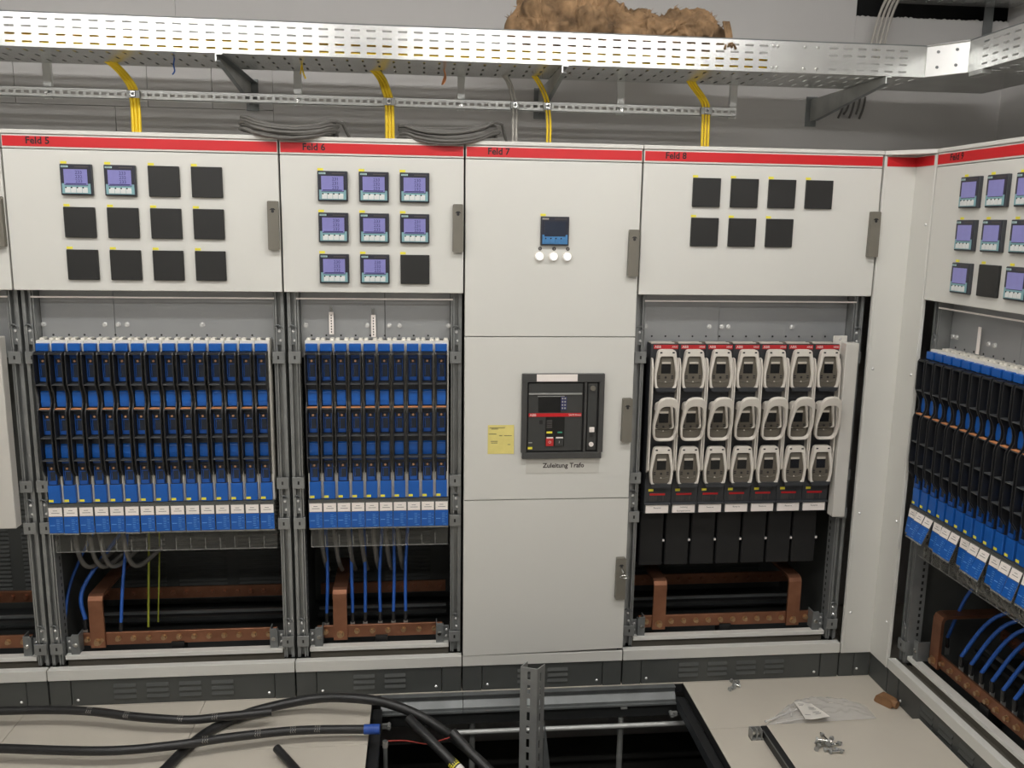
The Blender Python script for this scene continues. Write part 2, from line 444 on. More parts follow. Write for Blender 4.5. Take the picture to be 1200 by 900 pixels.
# Feld 7: three closed doors
F7 = thing('switchgear_cabinet', 'closed cabinet headed Feld 7 with three plain beige doors', 'cabinet', (1.45, 0, 0), 0, 'row of switchgear cabinets')
plinth(F7, .6, 2); base_rail(F7, .6, True); shell(F7, .6); post(F7, .6, 'l', False); post(F7, .6, 'r', False); header(F7, .6, 'Feld 7')
for z0, z1, h0, h1, key in ((1.3205, 1.9085, 1.530, 1.688, False), (.737, 1.3175, .946, 1.104, False), (0, .734, .354, .513, True)):
    if z0: d = box('door', 'beige', F7, .003, .597, 0, .024, z0, z1, .0015)
    else: d = part('door', MB().prism([(.003, .1435), (.597, .153), (.597, z1), (.003, z1)], 'y', -.001, .024), 'beige', F7, .0015)
    door_handle(d, .558, h0, h1, key)

# beige cover strips beside the switch banks
def cover_strip(label, x, z0, z1, w=.048):
    r = thing('cover_strip', label, 'cover', (x, 0, 0), 0, 'beige cover strips')
    part('strip', MB().box(0, w, -.012, .03, z0, z1), 'beige_side', r, .002)
    t = box('fixing_tab', 'beige_side', r, -.030, w*.45, .03, .034, z1-.045, z1+.022, .001)
    put('screw', screw_mesh(), t, (-.005, .03, z1+.01))
cover_strip('tall beige cover strip right of the white-framed switches', 2.815, .652, 1.300)
r = cover_strip('tall beige cover strip at the left picture edge', -.125, .668, 1.315, .075)

# corner filler between the two rows
cf = thing('corner_panel', 'plain beige inside-corner panel joining the two cabinet rows', 'panel', (2.90, 0, 0))
box('panel_face', 'beige', cf, .003, .122, 0, .012, .1, 1.953, .001)
pf = box('panel_face', 'beige', cf, .1200, .132, YF+.003, 0, .1, 1.953, .001)
box('edge_trim', 'beige', cf, .1180, .126, YF+.0035, YF+.013, .101, 1.952, .001)
box('edge_trim', 'beige', cf, .003, .012, -.002, .002, .101, 1.952, .001)
box('red_band', 'red', cf, .013, .1185, -.0012, 0, 1.9165, 1.9485)
box('red_band', 'red', cf, .1186, .1200, YF+.015, -.001, 1.9165, 1.9485)
part('top_cap', MB().prism([(.001, .6), (.001, -.004), (.1165, YF-.003), (.13, YF), (.7, YF), (.7, .6)], 'z', 1.9545, ZT), 'beige', cf, .001)
box('plinth_corner', 'plinth', cf, .003, .06, .006, .03, .001, .0985, .001)
box('plinth_corner', 'plinth', cf, .062, .125, .006, .03, .001, .0985, .001)
box('plinth_corner', 'plinth', cf, .126, .15, YF+.002, .005, .001, .0985, .001)
for z in (1.205, .66, .265): put('screw', screw_mesh(), cf, (.028, 0, z))
for z in (1.72, 1.20, .66, .27): put('screw', screw_mesh(), cf, (.12, YF+.03, z), (0, 0, -PI/2))
put('screw', screw_mesh(), cf, (.075, .006, .03))

# ------------------------------------------------------------------ meters and blank plates
def make_meter(on=True):
    t = thing('power_meter', '', 'meter')
    box('housing', 'meter_frame', t, 0, .096, -.013, 0, -.096, 0, .0015)
    f = box('face', 'meter_face', t, .003, .093, -.0145, -.0128, -.0935, -.0025)
    teal = 'meter_teal' if on else 'meter_blue'
    b = MB().box(.005, .091, -.0158, -.0146, -.091, -.066).box(.005, .012, -.0158, -.0146, -.066, -.060).box(.084, .091, -.0158, -.0146, -.066, -.060)
    k = part('key_panel', b, teal, t)
    s = box('screen', 'screen' if on else 'screen_off', t, .012, .083, -.0155, -.0146, -.064, -.016)
    if on:
        pass
    for i in range(4):
        x = .0135+i*.0175
        bt = box('button', 'meter_button' if on else 'meter_blue', k, x, x+.0162, -.0170, -.0159, -.0885, -.0715, .0004)
        part('button_dot', MB().cyl((x+.003, -.0158, -.0725), (x+.003, -.0172, -.0725), .0026, 8), 'black', k)
    tb = box('brand_tab', 'meter_tab' if on else 'cable_pale', t, .0045, .026, -.0152, -.0146, -.0105, -.005)
    letter(tb, 'SIEMENS', .0048, 'print', .0055, -.0156, -.0079)
    box('model_text', 'print', t, .046, .088, -.0150, -.0146, -.0095, -.0065)
    box('yellow_tag', 'yellow', t, -.001, .0175, -.001, 0, .0015, .009)
    return t
def readout(root, vals):
    sc = [c for c in root.children if c.name.startswith('screen')][0]
    for i, v in enumerate(vals): letter(sc, v, .0145, 'readout', .068, -.0160, -.026-i*.0135, 'RIGHT', 'readout')
    box('menu_line', 'readout', sc, .016, .079, -.0158, -.0155, -.0625, -.0595)
def make_blank():
    t = thing('blanking_plate', '', 'cover plate')
    box('plate', 'blank', t, 0, .096, -.010, 0, -.096, 0, .0015)
    box('plate_back', 'black', t, .002, .094, -.0005, .004, -.094, -.002)
    box('yellow_tag', 'yellow', t, -.001, .0175, -.001, 0, .0015, .009)
    return t
m_on = make_meter(True); m_off = make_meter(False); bl = make_blank()
used = {}
def place(proto, loc, rotz, label, group):
    if id(proto) not in used:
        used[id(proto)] = 1; o = proto; o.location = loc; o.rotation_euler = (0, 0, rotz); o['label'] = label
    else: o = dup(proto, None, loc, rotz, label)
    o['group'] = group
    return o
ROW = ['top', 'middle', 'bottom']; ZR = [1.865, 1.7325, 1.5985]
deferred = []
for c in range(4):
    for r_ in range(3):
        loc = (.176+c*.133, 0, ZR[r_])
        if r_ == 0 and c < 2:
            o = place(m_on, loc, 0, '%s of the two lit meters on the wide twelve-place door' % ['left', 'right'][c], 'lit panel meters')
            deferred.append((o, ('233', '232', '233')))
        else:
            place(bl, loc, 0, 'black blank plate, %s row, %s from left, on the wide twelve-place door at left' % (ROW[r_], ORD[c]), 'black blank plates')
for c in range(3):
    for r_ in range(3):
        loc = (.9725+c*.1325, 0, ZR[r_]-.0045)
        if r_ == 2 and c == 2: place(bl, loc, 0, 'the only black blank plate on the narrow nine-place door', 'black blank plates')
        else:
            o = place(m_on, loc, 0, 'lit meter, %s row, %s from left, on the narrow nine-place door' % (ROW[r_], ORD[c]), 'lit panel meters')
            deferred.append((o, random.choice([('233', '232', '233'), ('231', '231', '233'), ('230', '232', '232')])))
for c in range(4):
    for r_ in range(2):
        if r_ == 1 and c == 3: continue
        place(bl, (2.225+c*.133, 0, ZR[r_]-.001), 0, 'black blank plate, %s row, %s from left, on the wide door with seven blanks' % (['top', 'bottom'][r_], ORD[c]), 'black blank plates')
for c in range(4):
    for r_ in range(3):
        loc = (XC, -.287-c*.1325, ZR[r_]+.002)
        if c == 3: continue
        if r_ == 2 and c == 1: place(bl, loc, -PI/2, 'the only black blank plate on the side door at the far right', 'black blank plates')
        else: place(m_on, loc, -PI/2, 'lit meter, %s row, %s from left, on the side door at the far right' % (ROW[r_], ORD[c]), 'lit panel meters')
for o, v in deferred: readout(o, v)
place(m_off, (1.706, 0, 1.727), 0, 'single switched-off meter above three white lamps, Feld 7 door', 'dark panel meter')
for i, x in enumerate((1.704, 1.752, 1.799)):
    t = thing('indicator_lamp', '%s of three round white lamps under the dark meter' % ['left', 'middle', 'right'][i], 'lamp', (x, 0, 1.594), 0, 'white indicator lamps')
    part('bezel_ring', MB().cyl((0, 0, 0), (0, -.005, 0), .0165, 20), 'abb_white', t)
    part('lens', MB().cyl((0, -.005, 0), (0, -.016, 0), .0145, 20, r1=.012), 'lamp_white', t)
    e = part('number_disc', MB().cyl((.002, 0, .026), (.002, -.002, .026), .0065, 14), 'print', t)
    letter(e, str(i+1), .007, 'label_white', .002, -.0025, .026, 'CENTER')

# ------------------------------------------------------------------ circuit breaker, sign, note on Feld 7
cb = thing('circuit_breaker', 'dark framed circuit breaker set in the middle beige door', 'breaker', (1.652, 0, .889))
W_, H_ = .290, .303
o_ = rpoly([(0, .004), (.012, 0), (W_-.014, 0), (W_-.004, .004), (W_, H_), (0, H_)], .003, 2)
b = MB().box(0, W_, -.016, 0, H_-.029, H_).box(.004, W_-.004, -.016, 0, 0, .022).box(0, .019, -.016, 0, .022, H_-.029).box(W_-.018, W_, -.016, 0, .022, H_-.029).box(.2205, .2285, -.014, 0, .022, H_-.029)
part('bezel', b, 'breaker_frame', cb, .001)
box('recess', 'black', cb, .019, W_-.018, -.002, 0, .022, H_-.029)
fc = box('front_face', 'breaker_face', cb, .023, .214, -.010, -.002, .027, H_-.033, .001)
kp = box('lock_panel', 'breaker_face', cb, .233, .266, -.010, -.002, .029, H_-.033, .001)
part('dial', MB().cyl((.249, -.010, .252), (.249, -.018, .252), .009, 14), 'handle', kp)
box('white_key', 'label_white', kp, .241, .259, -.013, -.010, .094, .112, .0008)
part('key_lock', MB().cyl((.249, -.010, .084), (.249, -.0135, .084), .007, 12), 'black', kp)
part('seal', MB().cyl((.249, -.010, .050), (.249, -.0135, .050), .0085, 14), 'label_white', kp)
box('clear_ridge', 'galv', fc, .024, .212, -.0135, -.010, .229, .235, .0008)
box('clear_ridge', 'galv', fc, .055, .15, -.0125, -.010, .222, .2245)
ds = box('display', 'abb_window', fc, .058, .137, -.0120, -.010, .167, .222, .0006)
box('keypad', 'navy', fc, .137, .158, -.0125, -.010, .174, .222, .0006)
for i in range(2):
    for j in range(4): box('key', 'breaker_text', fc, .1405+i*.009, .1455+i*.009, -.0134, -.0126, .1785+j*.0115, .184+j*.0115)
rb = box('red_band', 'red', fc, .025, .211, -.0125, -.010, .151, .163)
letter(rb, 'ABB', .013, 'label_white', .028, -.0130, .157)
letter(rb, 'SACE Emax', .009, 'label_white', .209, -.0130, .157, 'RIGHT')
box('black_port', 'black', fc, .063, .075, -.0112, -.010, .124, .139)
cp = box('control_panel', 'abb_window', fc, .085, .152, -.0125, -.010, .045, .150, .0006)
for i in range(5): box('print_line', 'print', cp, .089, .108, -.0129, -.0126, .112+i*.006, .1145+i*.006)
box('yellow_tag', 'yellow', cp, .089, .109, -.0130, -.0125, .091, .098)
box('state_window', 'button_green', cp, .128, .144, -.0130, -.0125, .092, .097)
box('push_button', 'button_red', cp, .087, .114, -.0165, -.0125, .046, .075, .001)
box('push_button', 'breaker_face', cp, .119, .149, -.0165, -.0125, .046, .075, .001)
box('button_caption', 'label_white', cp, .089, .112, -.0168, -.0164, .074, .079)
box('button_caption', 'label_white', cp, .122, .147, -.0168, -.0164, .074, .079)
letter(cp, 'O', .013, 'label_white', .1005, -.0170, .060, 'CENTER'); letter(cp, 'I', .013, 'label_white', .134, -.0170, .060, 'CENTER')
box('yellow_tag', 'yellow', fc, .024, .040, -.0110, -.010, .034, .042)
box('caption', 'breaker_text', fc, .026, .039, -.0104, -.010, .056, .059)
box('white_label', 'label_white', cb, .050, .193, -.0170, -.016, H_-.026, H_-.001)
sg = thing('name_plate', 'clear name plate reading Zuleitung Trafo below the breaker', 'sign', (1.672, 0, .832))
box('plate', 'sign', sg, 0, .262, -.0018, 0, 0, .055)
letter(sg, 'Zuleitung Trafo', .0235, 'ink', .134, -.0022, .028, 'CENTER')
nt_ = thing('sticky_note', 'square yellow note stuck on the door left of the breaker', 'note', (1.5355, 0, .905))
part('sheet', MB().grid(lambda u, v: (u*.092, -.0012-.004*max(0, u-.7)**2*10*(1-v), v*.104), 8, 8), 'paper_yellow', nt_)
b = MB()
for i, (a, c, z) in enumerate(((.006, .06, .094), (.012, .036, .089), (.004, .03, .071), (.04, .05, .065), (.058, .084, .065), (.01, .035, .045), (.012, .034, .039), (.07, .08, .033))): b.box(a, c, -.0022, -.0016, z, z+.0016)
part('handwriting', b, 'print', nt_)

# ------------------------------------------------------------------ blue fuse switch strips
def make_fuse():
    t = thing('fuse_switch', '', 'fuse switch')
    W = .0492
    b = MB().box(.0005, W-.0005, .030, .084, .738, 1.300)
    for x in (.004, .034): b.box(x, x+.012, .050, .08, 1.299, 1.306)
    bs = part('base', b, 'strip_white', t)
    box('base_slot', 'black', bs, .018, .031, .056, .076, 1.2995, 1.3015)
    box('top_cover', 'blue', t, .003, .0425, .014, .0305, 1.2665, 1.2915, .001)
    back = box('carrier_back', 'carrier_dark', t, .0055, .0415, .018, .0305, .800, 1.258)
    box('upper_lip', 'blue_deep', t, .0075, .0395, .0145, .0182, 1.2425, 1.2575, .0006)
    # black carrier frame: two side cheeks with a waist at the upper grip
    prof = [(.030, .835), (.010, .842), (-.009, .868), (-.013, .905), (-.013, 1.060), (-.010, 1.070), (-.002, 1.080), (.004, 1.094), (.004, 1.112), (.000, 1.130), (-.010, 1.148), (-.015, 1.163), (-.015, 1.258), (-.010, 1.266), (.030, 1.266)]
    for x in (.0022, .0404): part('side_cheek', MB().prism(prof, 'x', x, x+.0036), 'frame_black', t)
    for z, y0, m, h in ((1.2615, -.0135, 'frame_black', .006), (1.158, -.0135, 'rung', .0035), (1.0725, -.005, 'rung', .004), (.9775, -.0115, 'rung', .0035), (.9005, -.0115, 'rung', .0035)):
        box('cross_bar', m, t, .0064, .0400, y0, .018, z-h/2, z+h/2)
    box('orange_clip', 'orange', t, .0066, .0398, -.0058, .010, 1.0746, 1.0770)
    for z0, z1 in ((1.166, 1.240), (.985, 1.052), (.812, .874)):
        w_ = box('fuse_window', 'window_dark', t, .0125, .0345, .0145, .0182, z0, z1, .0008)
        b = MB().box(.0098, .0120, .013, .019, z0, z1).box(.0350, .0372, .013, .019, z0, z1).box(.0105, .0365, .013, .019, z0, z0+.013).box(.013, .0340, .0125, .0146, z1-.0175, z1-.015).box(.0155, .0172, .0125, .0146, z0+.016, z1-.018)
        part('window_trim', b, 'blue_deep', w_)
        part('test_stud', MB().cyl((.0235, .0146, z1-.006), (.0235, .011, z1-.006), .0038, 8), 'stud', w_)
    for z0, z1 in ((1.078, 1.134), (.902, .952)):
        part('grip_block', MB().prism([(.0182, z0), (.0125, z0+.002), (.0105, z0+.02), (.0120, z1-.006), (.0182, z1)], 'x', .0085, .0385), 'blue', t, .0012)
    box('grip_lip', 'blue_deep', t, .0085, .0385, .010, .0182, .886, .900, .001)
    box('lower_cover', 'blue', t, .0048, .0435, .014, .0305, .7455, .808, .0012)
    box('yellow_tag', 'yellow', t, .006, .021, .0132, .0142, .750, .7585)
    box('label_rail', 'plinth', t, 0, W, .012, .030, .7335, .7435)
    h = part('label_holder', MB().box(.001, W-.001, -.0005, .0008, -.098, 0), 'plastic_label', t, 0, (0, .012, .7335))
    box('label_card', 'label_white', h, .003, W-.003, -.0016, -.0006, -.033, -.003)
    box('type_card', 'blue', h, .0015, W-.0015, -.0016, -.0006, -.092, -.035)
    b = MB()
    for k, (a, c) in enumerate(((.017, .031), (.012, .038))): b.box(a, c, -.0020, -.0017, -.014-k*.008, -.0125-k*.008)
    part('card_print', b, 'print', h)
    b = MB().box(.005, .021, -.0020, -.0017, -.066, -.064)
    for k in range(6): b.box(.026, .034+random.random()*.003, -.0020, -.0017, -.046-k*.0065, -.0448-k*.0065)
    b.box(.040, .044, -.0020, -.0017, -.05, -.0488).box(.040, .044, -.0020, -.0017, -.062, -.0608).box(.030, .042, -.0020, -.0017, -.087, -.0858)
    part('card_print', b, 'print_blue', h)
    sh = part('terminal_shield', MB().box(.001, W-.001, .050, .0512, .556, .735).box(.001, .0022, .051, .10, .556, .72).box(W-.0022, W-.001, .051, .10, .556, .72), 'plastic', t)
    part('shield_edge', MB().box(.001, W-.001, .0485, .0515, .556, .5585).box(.001, .004, .0485, .0515, .556, .60), 'plastic_label', sh)
    return t
fz = make_fuse()
def fuse_at(loc, rotz, label, group, tilt=0):
    o = place(fz, loc, rotz, label, group)
    h = [c for c in o.children if c.name.startswith('label_holder')][0]
    h.rotation_euler = (tilt, 0, 0)
for i in range(15):
    fuse_at((.0445+i*.0501, 0, 0), 0, '%s blue fuse switch from the left below the wide twelve-place door at left' % ORD[i], 'blue fuse switches below Feld 5', [.0, -.06][i in (1, 5)])
for i in range(10):
    fuse_at((.9120+i*.0487, 0, 0), 0, '%s blue fuse switch from the left below the narrow nine-place door' % ORD[i], 'blue fuse switches below Feld 6', 0)
TILT = [-.10, -.38, -.40, -.12, -.30, -.34, -.08, -.30, -.34, -.12, -.28, -.30, -.2, -.2, -.2]
for i in range(15):
    fuse_at((XC, YF-.026-i*.0501, 0), -PI/2, '%s blue fuse switch from the left below the side door at the far right' % ORD[i], 'blue fuse switches below Feld 9', TILT[i])

# ------------------------------------------------------------------ white-framed switch disconnectors under Feld 8
def make_switch():
    t = thing('switch_disconnector', '', 'switch')
    box('body', 'abb_dark', t, .0006, .0990, .028, .085, .664, 1.292, .0015)
    tp = box('brand_band', 'band_red', t, .010, .0985, .0268, .0282, 1.2735, 1.2885)
    letter(tp, 'ABB', .013, 'label_white', .013, .0262, 1.281)
    letter(tp, 'XR00', .009, 'label_white', .096, .0262, 1.281, 'RIGHT')
    box('top_edge', 'abb_bar', t, .001, .086, .030, .070, 1.2922, 1.296, .001)
    part('top_clip', MB().cyl((.092, .05, 1.2915), (.092, .05, 1.297), .012, 10), 'handle', t)
    for x in (.0012, .0935):
        part('side_rail', MB().prism([(.028, .820), (.004, .835), (.000, 1.06), (-.004, 1.10), (-.001, 1.205), (.012, 1.240), (.028, 1.243)], 'x', x, x+.0048), 'abb_white', t, .001)
    outer = rpoly([(.014, -.012), (.086, -.012), (.093, .045), (.081, .136), (.019, .136), (.007, .045)], [.018, .018, .02, .014, .014, .02], 4)
    inner = rpoly([(.0195, -.002), (.0805, -.002), (.0855, .045), (.0735, .112), (.0265, .112), (.0145, .045)], [.014, .014, .012, .006, .006, .012], 4)
    face = rpoly([(.016, -.010), (.084, -.010), (.090, .045), (.077, .118), (.023, .118), (.010, .045)], [.014, .014, .012, .006, .006, .012], 4)
    def lid(z, loop):
        u = part('fuse_lid', MB().prism(face, 'y', .0, .028), 'abb_face', t, 0, (0, 0, z))
        box('window', 'abb_window', u, .033, .067, -.0008, .002, .050, .083, .0006)
        box('light_bar', 'abb_bar', u, .034, .066, -.003, .001, .0845, .0915, .0008)
        box('recess', 'window_shade' if 0 else 'handle', u, .033, .067, -.0006, .002, .090, .106)
        part('dot', MB().cyl((.05, .001, .036), (.05, -.0012, .036), .0042, 10), 'black', u)
        for x in (.026, .074):
            for zz in (.041, .034): box('catch', 'black', u, x-.004, x+.004, -.0009, .001, zz-.002, zz+.002)
        part('lower_arc', MB().tube([(.022, -.001, .024), (.05, -.002, .018), (.078, -.001, .024)], .0012, 6, 4), 'handle', u)
        part('led', MB().cyl((.05, 0, .020), (.05, -.0024, .020), .0028, 8), 'abb_bar', u)
        if not loop:
            fr = part('lid_frame', MB().ring(outer, inner, -.009, .012), 'abb_white', t, .0012, (0, 0, z))
            for x in (.028, .072): box('slot', 'black', fr, x-.004, x+.004, -.0096, -.0088, .123, .128)
            part('lid_chin', MB().prism(rpoly([(.012, .000), (.088, .000), (.083, -.014), (.017, -.014)], [.003, .003, .012, .012], 3), 'y', -.0105, .010), 'abb_dark', t, .001, (0, 0, z))
        else:
            part('lid_hood', MB().ring(rpoly([(.012, .03), (.088, .03), (.078, .124), (.022, .124)], [.01, .01, .014, .014], 4), rpoly([(.018, .03), (.082, .03), (.072, .110), (.028, .110)], [.01, .01, .006, .006], 4), -.008, .02), 'abb_white', t, .001, (0, 0, z))
            lo = rpoly([(.012, 0), (.088, 0), (.096, .06), (.084, .168), (.016, .168), (.004, .06)], [.022, .022, .02, .03, .03, .02], 5)
            li = rpoly([(.018, .006), (.082, .006), (.089, .06), (.076, .138), (.024, .138), (.011, .06)], [.018, .018, .02, .022, .022, .02], 5)
            part('pull_handle', MB().ring(lo, li, -.008, .008), 'abb_white', t, .0014, (0, -.010, z-.012), (.26, 0, 0))
        return u
    lid(1.140, False); lid(.962, True); lid(.788, False)
    for z in (1.112, .934): box('ridge', 'meter_frame', t, .022, .078, .024, .030, z-.022, z-.017, .0008)
    box('yellow_tag', 'yellow', t, .014, .032, .0266, .0282, .7495, .7585)
    rb = box('type_band', 'red', t, .019, .076, .0262, .0282, .7345, .7415)
    b = MB()
    for k in range(5): b.box(.019+k*.006, .0225+k*.006, .0272, .0282, .712, .731)
    b.box(.068, .072, .0272, .0282, .712, .732); b.box(.056, .062, .0272, .0282, .714, .717)
    part('rating_print', b, 'print', t)
    box('label_ledge', 'meter_frame', t, .001, .0985, .018, .030, .7005, .7065, .001)
    ch = box('label_card', 'label_white', t, .006, .090, .0225, .0285, .668, .698, .0006)
    for x in (.003, .093): box('side_catch', 'black', t, x-.003, x+.004, .016, .03, .80, .822)
    dk = box('terminal_cover', 'cover_black', t, .003, .095, .085, .15, .44, .66, .004)
    box('cover_clip', 'galv_dark', dk, .090, .098, .080, .095, .535, .545)
    box('clip_tip', 'label_white', dk, .0905, .0975, .0785, .080, .538, .544)
    return t
sw = make_switch(); sws = []
for i in range(7):
    sws.append(place(sw, (2.1125+i*.0996, 0, 0), 0, '%s white-framed switch from the left below the wide door with seven blanks' % ORD[i], 'white-framed switch disconnectors'))
for i, o in enumerate(sws):
    ca = [c for c in o.children if c.name.startswith('label_card')][0]
    if i == 1:
        letter(ca, 'Leistung', .0085, 'print', .048, .0220, .690, 'CENTER'); letter(ca, 'Kompensation', .0085, 'print', .048, .0220, .6755, 'CENTER')
    else: letter(ca, 'Reserve', .0085, 'print', .048, .0220, .688, 'CENTER')

# ------------------------------------------------------------------ cables inside the cabinets
def cable(name, pts, r, m, label, group=None, n=8, sub=6):
    return tag(part(name, MB().tube(pts, r, n, sub), m), label, 'cable', group)
def lug_cable(xy, top, mid, end, r, label, group, m='cable_blue', lug=True):
    t = thing('cable', label, 'cable', (0, 0, 0), 0, group)
    part('insulation', MB().tube([top, mid, end], r, 8, 8), m, t)
    if not lug: return
    e = Vector(end)
    part('sleeve', MB().cyl(e, e+Vector((0, -.004, -.036)), r*1.15, 8), 'black', t)
    part('lug', MB().box(e.x-.008, e.x+.008, e.y-.008, e.y-.004, e.z-.062, e.z-.034), 'galv', t)
g = 'blue neutral cables'
lug_cable(0, (.10, .30, .58), (.030, .20, .40), (.024, .125, .275), .0055, 'leftmost blue cable behind the busbar under the fifteen fuse switches', g)
lug_cable(0, (.20, .27, .56), (.083, .16, .38), (.098, .118, .275), .0075, 'thick curved blue cable left of the leftmost upright copper link', g)
lug_cable(0, (.225, .24, .58), (.222, .16, .40), (.222, .112, .262), .006, 'single blue cable right of the leftmost upright copper link', g)
lug_cable(0, (.283, .30, .60), (.286, .26, .45), (.288, .20, .200), .0042, 'thin yellow-green cable hanging behind the wide left busbar', None, 'cable_green', False)
lug_cable(0, (.31, .32, .60), (.315, .30, .48), (.312, .24, .200), .0028, 'thinnest yellow-green cable behind the brighter yellow-green one', None, 'cable_green', False)
for i, x in enumerate((.955, 1.047, 1.095, 1.150, 1.197, 1.244)):
    lug_cable(0, (x+random.uniform(-.01, .012), .21, .60), (x+random.uniform(-.003, .006), .15, .42), (x+random.uniform(-.002, .002), .118, .272), .0062, '%s blue cable from the left inside the narrow ten-switch cabinet' % ORD[i], g)
for i, x in enumerate((.935, .985, 1.035, 1.08, 1.125, 1.17, 1.215)):
    cable('cable', [(x, .115, .66), (x+.004, .13, .56), (x+.012, .16, .46), (x+.018, .22, .40)], .0085, 'cable_grey', '%s grey cable from the left inside the narrow ten-switch cabinet' % ORD[i], 'grey cables')
for i, x in enumerate((.08, .13, .165, .245)):
    cable('cable', [(x, .12, .62), (x+.008, .14, .50), (x+.035, .17, .455), (x+.09, .25, .49)], .0085, 'cable_grey', '%s grey cable from the left inside the wide fifteen-switch cabinet' % ORD[i], 'grey cables')
# Feld 9, along the right-hand row
for i in range(9):
    y = -.372-i*.055
    lug_cable(0, (3.34, y-.16, .52), (3.205, y-.055, .44), (3.135, y, .272), .0068, '%s blue arched cable from the left inside the side cabinet at far right' % ORD[i], g)
lug_cable(0, (3.30, -.29, .56), (3.22, -.255, .45), (3.17, -.235, .272), .006, 'blue cable behind the copper link in the side cabinet', g)
for i in range(9):
    y = -.26-i*.05
    cable('cable', [(3.13, y, .64), (3.15, y-.006, .545), (3.19, y-.03, .50), (3.26, y-.06, .51)], .0085, 'cable_grey', '%s grey cable from the left inside the side cabinet at far right' % ORD[i], 'grey cables')
# hanging marker strips on the cover plates
for lab, x, z0, rz in (('left white marker strip above the ten fuse switches', .990, 1.317, 0), ('right white marker strip above the ten fuse switches', 1.133, 1.308, 0)):
    t = thing('marker_strip', lab, 'label strip', (x, .075, z0), rz, 'white marker strips')
    box('strip', 'label_white', t, 0, .016, -.002, 0, 0, .077, .0006)
    box('hook', 'plastic_label', t, .002, .012, -.001, 0, .077, .098)
    b = MB()
    for k in range(7): b.box(.006, .010, -.0026, -.0021, .006+k*.0095, .011+k*.0095)
    part('strip_print', b, 'print', t)
t = thing('marker_strip', 'white marker strip above the fuse switches of the side cabinet', 'label strip', (XC+.07, -.335, 1.31), -PI/2, 'white marker strips')
box('strip', 'label_white', t, 0, .016, -.002, 0, 0, .088, .0006)

# ------------------------------------------------------------------ cable trays
TY0, TY1, TZ0, TZ1 = .03, .33, 2.220, 2.322
def slotted(x0, x1, z0, z1, rows, first, pitch, sl, sh, skip=()):
    """sheet in x/z with real slots, as (u,v) rectangles"""
    rects = []; zc = z0
    cols = []; x = first
    while x+sl < x1: cols.append(x); x += pitch
    for rz in rows:
        rects.append((x0, x1, zc, rz-sh/2)); zc = rz+sh/2
        p = x0
        for c in cols:
            if any(a <= c <= b for a, b in skip) or c <= x0: continue
            rects.append((p, c, rz-sh/2, rz+sh/2)); p = c+sl
        rects.append((p, x1, rz-sh/2, rz+sh/2))
    rects.append((x0, x1, zc, z1))
    return rects
def tray_thing(name, label, x0, x1, loc=(0, 0, 0), rotz=0, skip=(), w=TY1-TY0, m='tray', base_skip=()):
    t = thing(name, label, 'cable tray', loc, rotz, 'galvanised cable tray run')
    h = TZ1-TZ0; rows_ = [.0145, .0375, .0605, .0835]
    for nm, y in (('side_panel', 0), ('side_panel', w-.0012)):
        b = MB()
        for a, c, z0, z1 in slotted(x0, x1, 0, h, rows_, x0+.02, .0503, .029, .0062, skip): b.box(a, c, y, y+.0012, z0, z1)
        part(nm, b, m, t)
    b = MB()
    for a, c, y0, y1 in slotted(x0, x1, .0012, w-.0012, [.06, .15, .24], x0+.05, .0503, .007, .036): b.box(a, c, y0, y1, 0, .0012)
    part('base_sheet', b, m, t)
    part('rim', MB().box(x0, x1, .0006, .012, h-.0012, h).cyl((x0, .002, h), (x1, .002, h), .0028, 8), 'galv_dark', t); part('rim', MB().box(x0, x1, w-.012, w-.0006, h-.0012, h), 'galv_dark', t)  # rims coloured darker than the tray, standing in for a shadow line
    return t
tA = tray_thing('cable_tray', 'long perforated cable tray running above the whole cabinet row', -1.2, 2.565, (0, TY0, TZ0))
tB = tray_thing('cable_tray', 'short perforated tray length between the joint and the corner plate', 2.567, 3.035, (0, TY0, TZ0), 0, [(2.95, 3.1), (2.5, 2.66)])
cpn = box('coupler_plate', 'tray', tB, 2.48, 2.66, -.0015, -.0003, .003, .097)
for x in (2.49, 2.505, 2.60, 2.645):
    for z in (.0145, .083): put('bolt', bolt_mesh(.004, .004, 'chrome', 'bolt_t'), cpn, (x, -.0015, z))
# corner: floor sheet and bright corner plate
tc_ = thing('tray_corner', 'angled tray corner with a bright four-bolt plate', 'cable tray', (0, 0, TZ0), 0, 'galvanised cable tray run')
part('base_sheet', MB().prism([(3.035, TY1), (3.035, TY0), (3.118, -.085), (3.45, -.085), (3.45, TY1)], 'z', 0, .0012), 'tray', tc_)
v0, v1 = Vector((3.035, TY0-.002)), Vector((3.118, -.085)); dd = (v1-v0).normalized(); nn = Vector((dd.y, -dd.x))*.0014
pl = part('corner_plate', MB().prism([tuple(v0), tuple(v1), tuple(v1-nn), tuple(v0-nn)], 'z', .001, .102), 'tray_bright', tc_)
for s_ in (.28, .72):
    for z in (.028, .078):
        q = v0+(v1-v0)*s_; b = MB().cyl((q.x, q.y, z), (q.x+nn.x*3, q.y+nn.y*3, z), .005, 8)
        part('bolt', b, 'galv_dark', pl)
part('side_panel', MB().box(3.035, 3.45, TY1-.0012, TY1, 0, .102).box(3.4488, 3.45, -.085, TY1, 0, .102), 'tray', tc_)
part('rim', MB().cyl((v0.x, v0.y, .102), (v1.x, v1.y, .102), .0045, 8), 'tray', tc_)
# branch along the right-hand row (built along local x, turned -90 degrees: local x -> -y)
tC = tray_thing('cable_tray', 'perforated tray branch leaving the picture at upper right', .087, 2.2, (3.118, 0, TZ0), -PI/2, [(0, .12)], .33)
box('joint_foot', 'galv', tC, .10, .17, -.004, .03, -.016, -.001, .001)
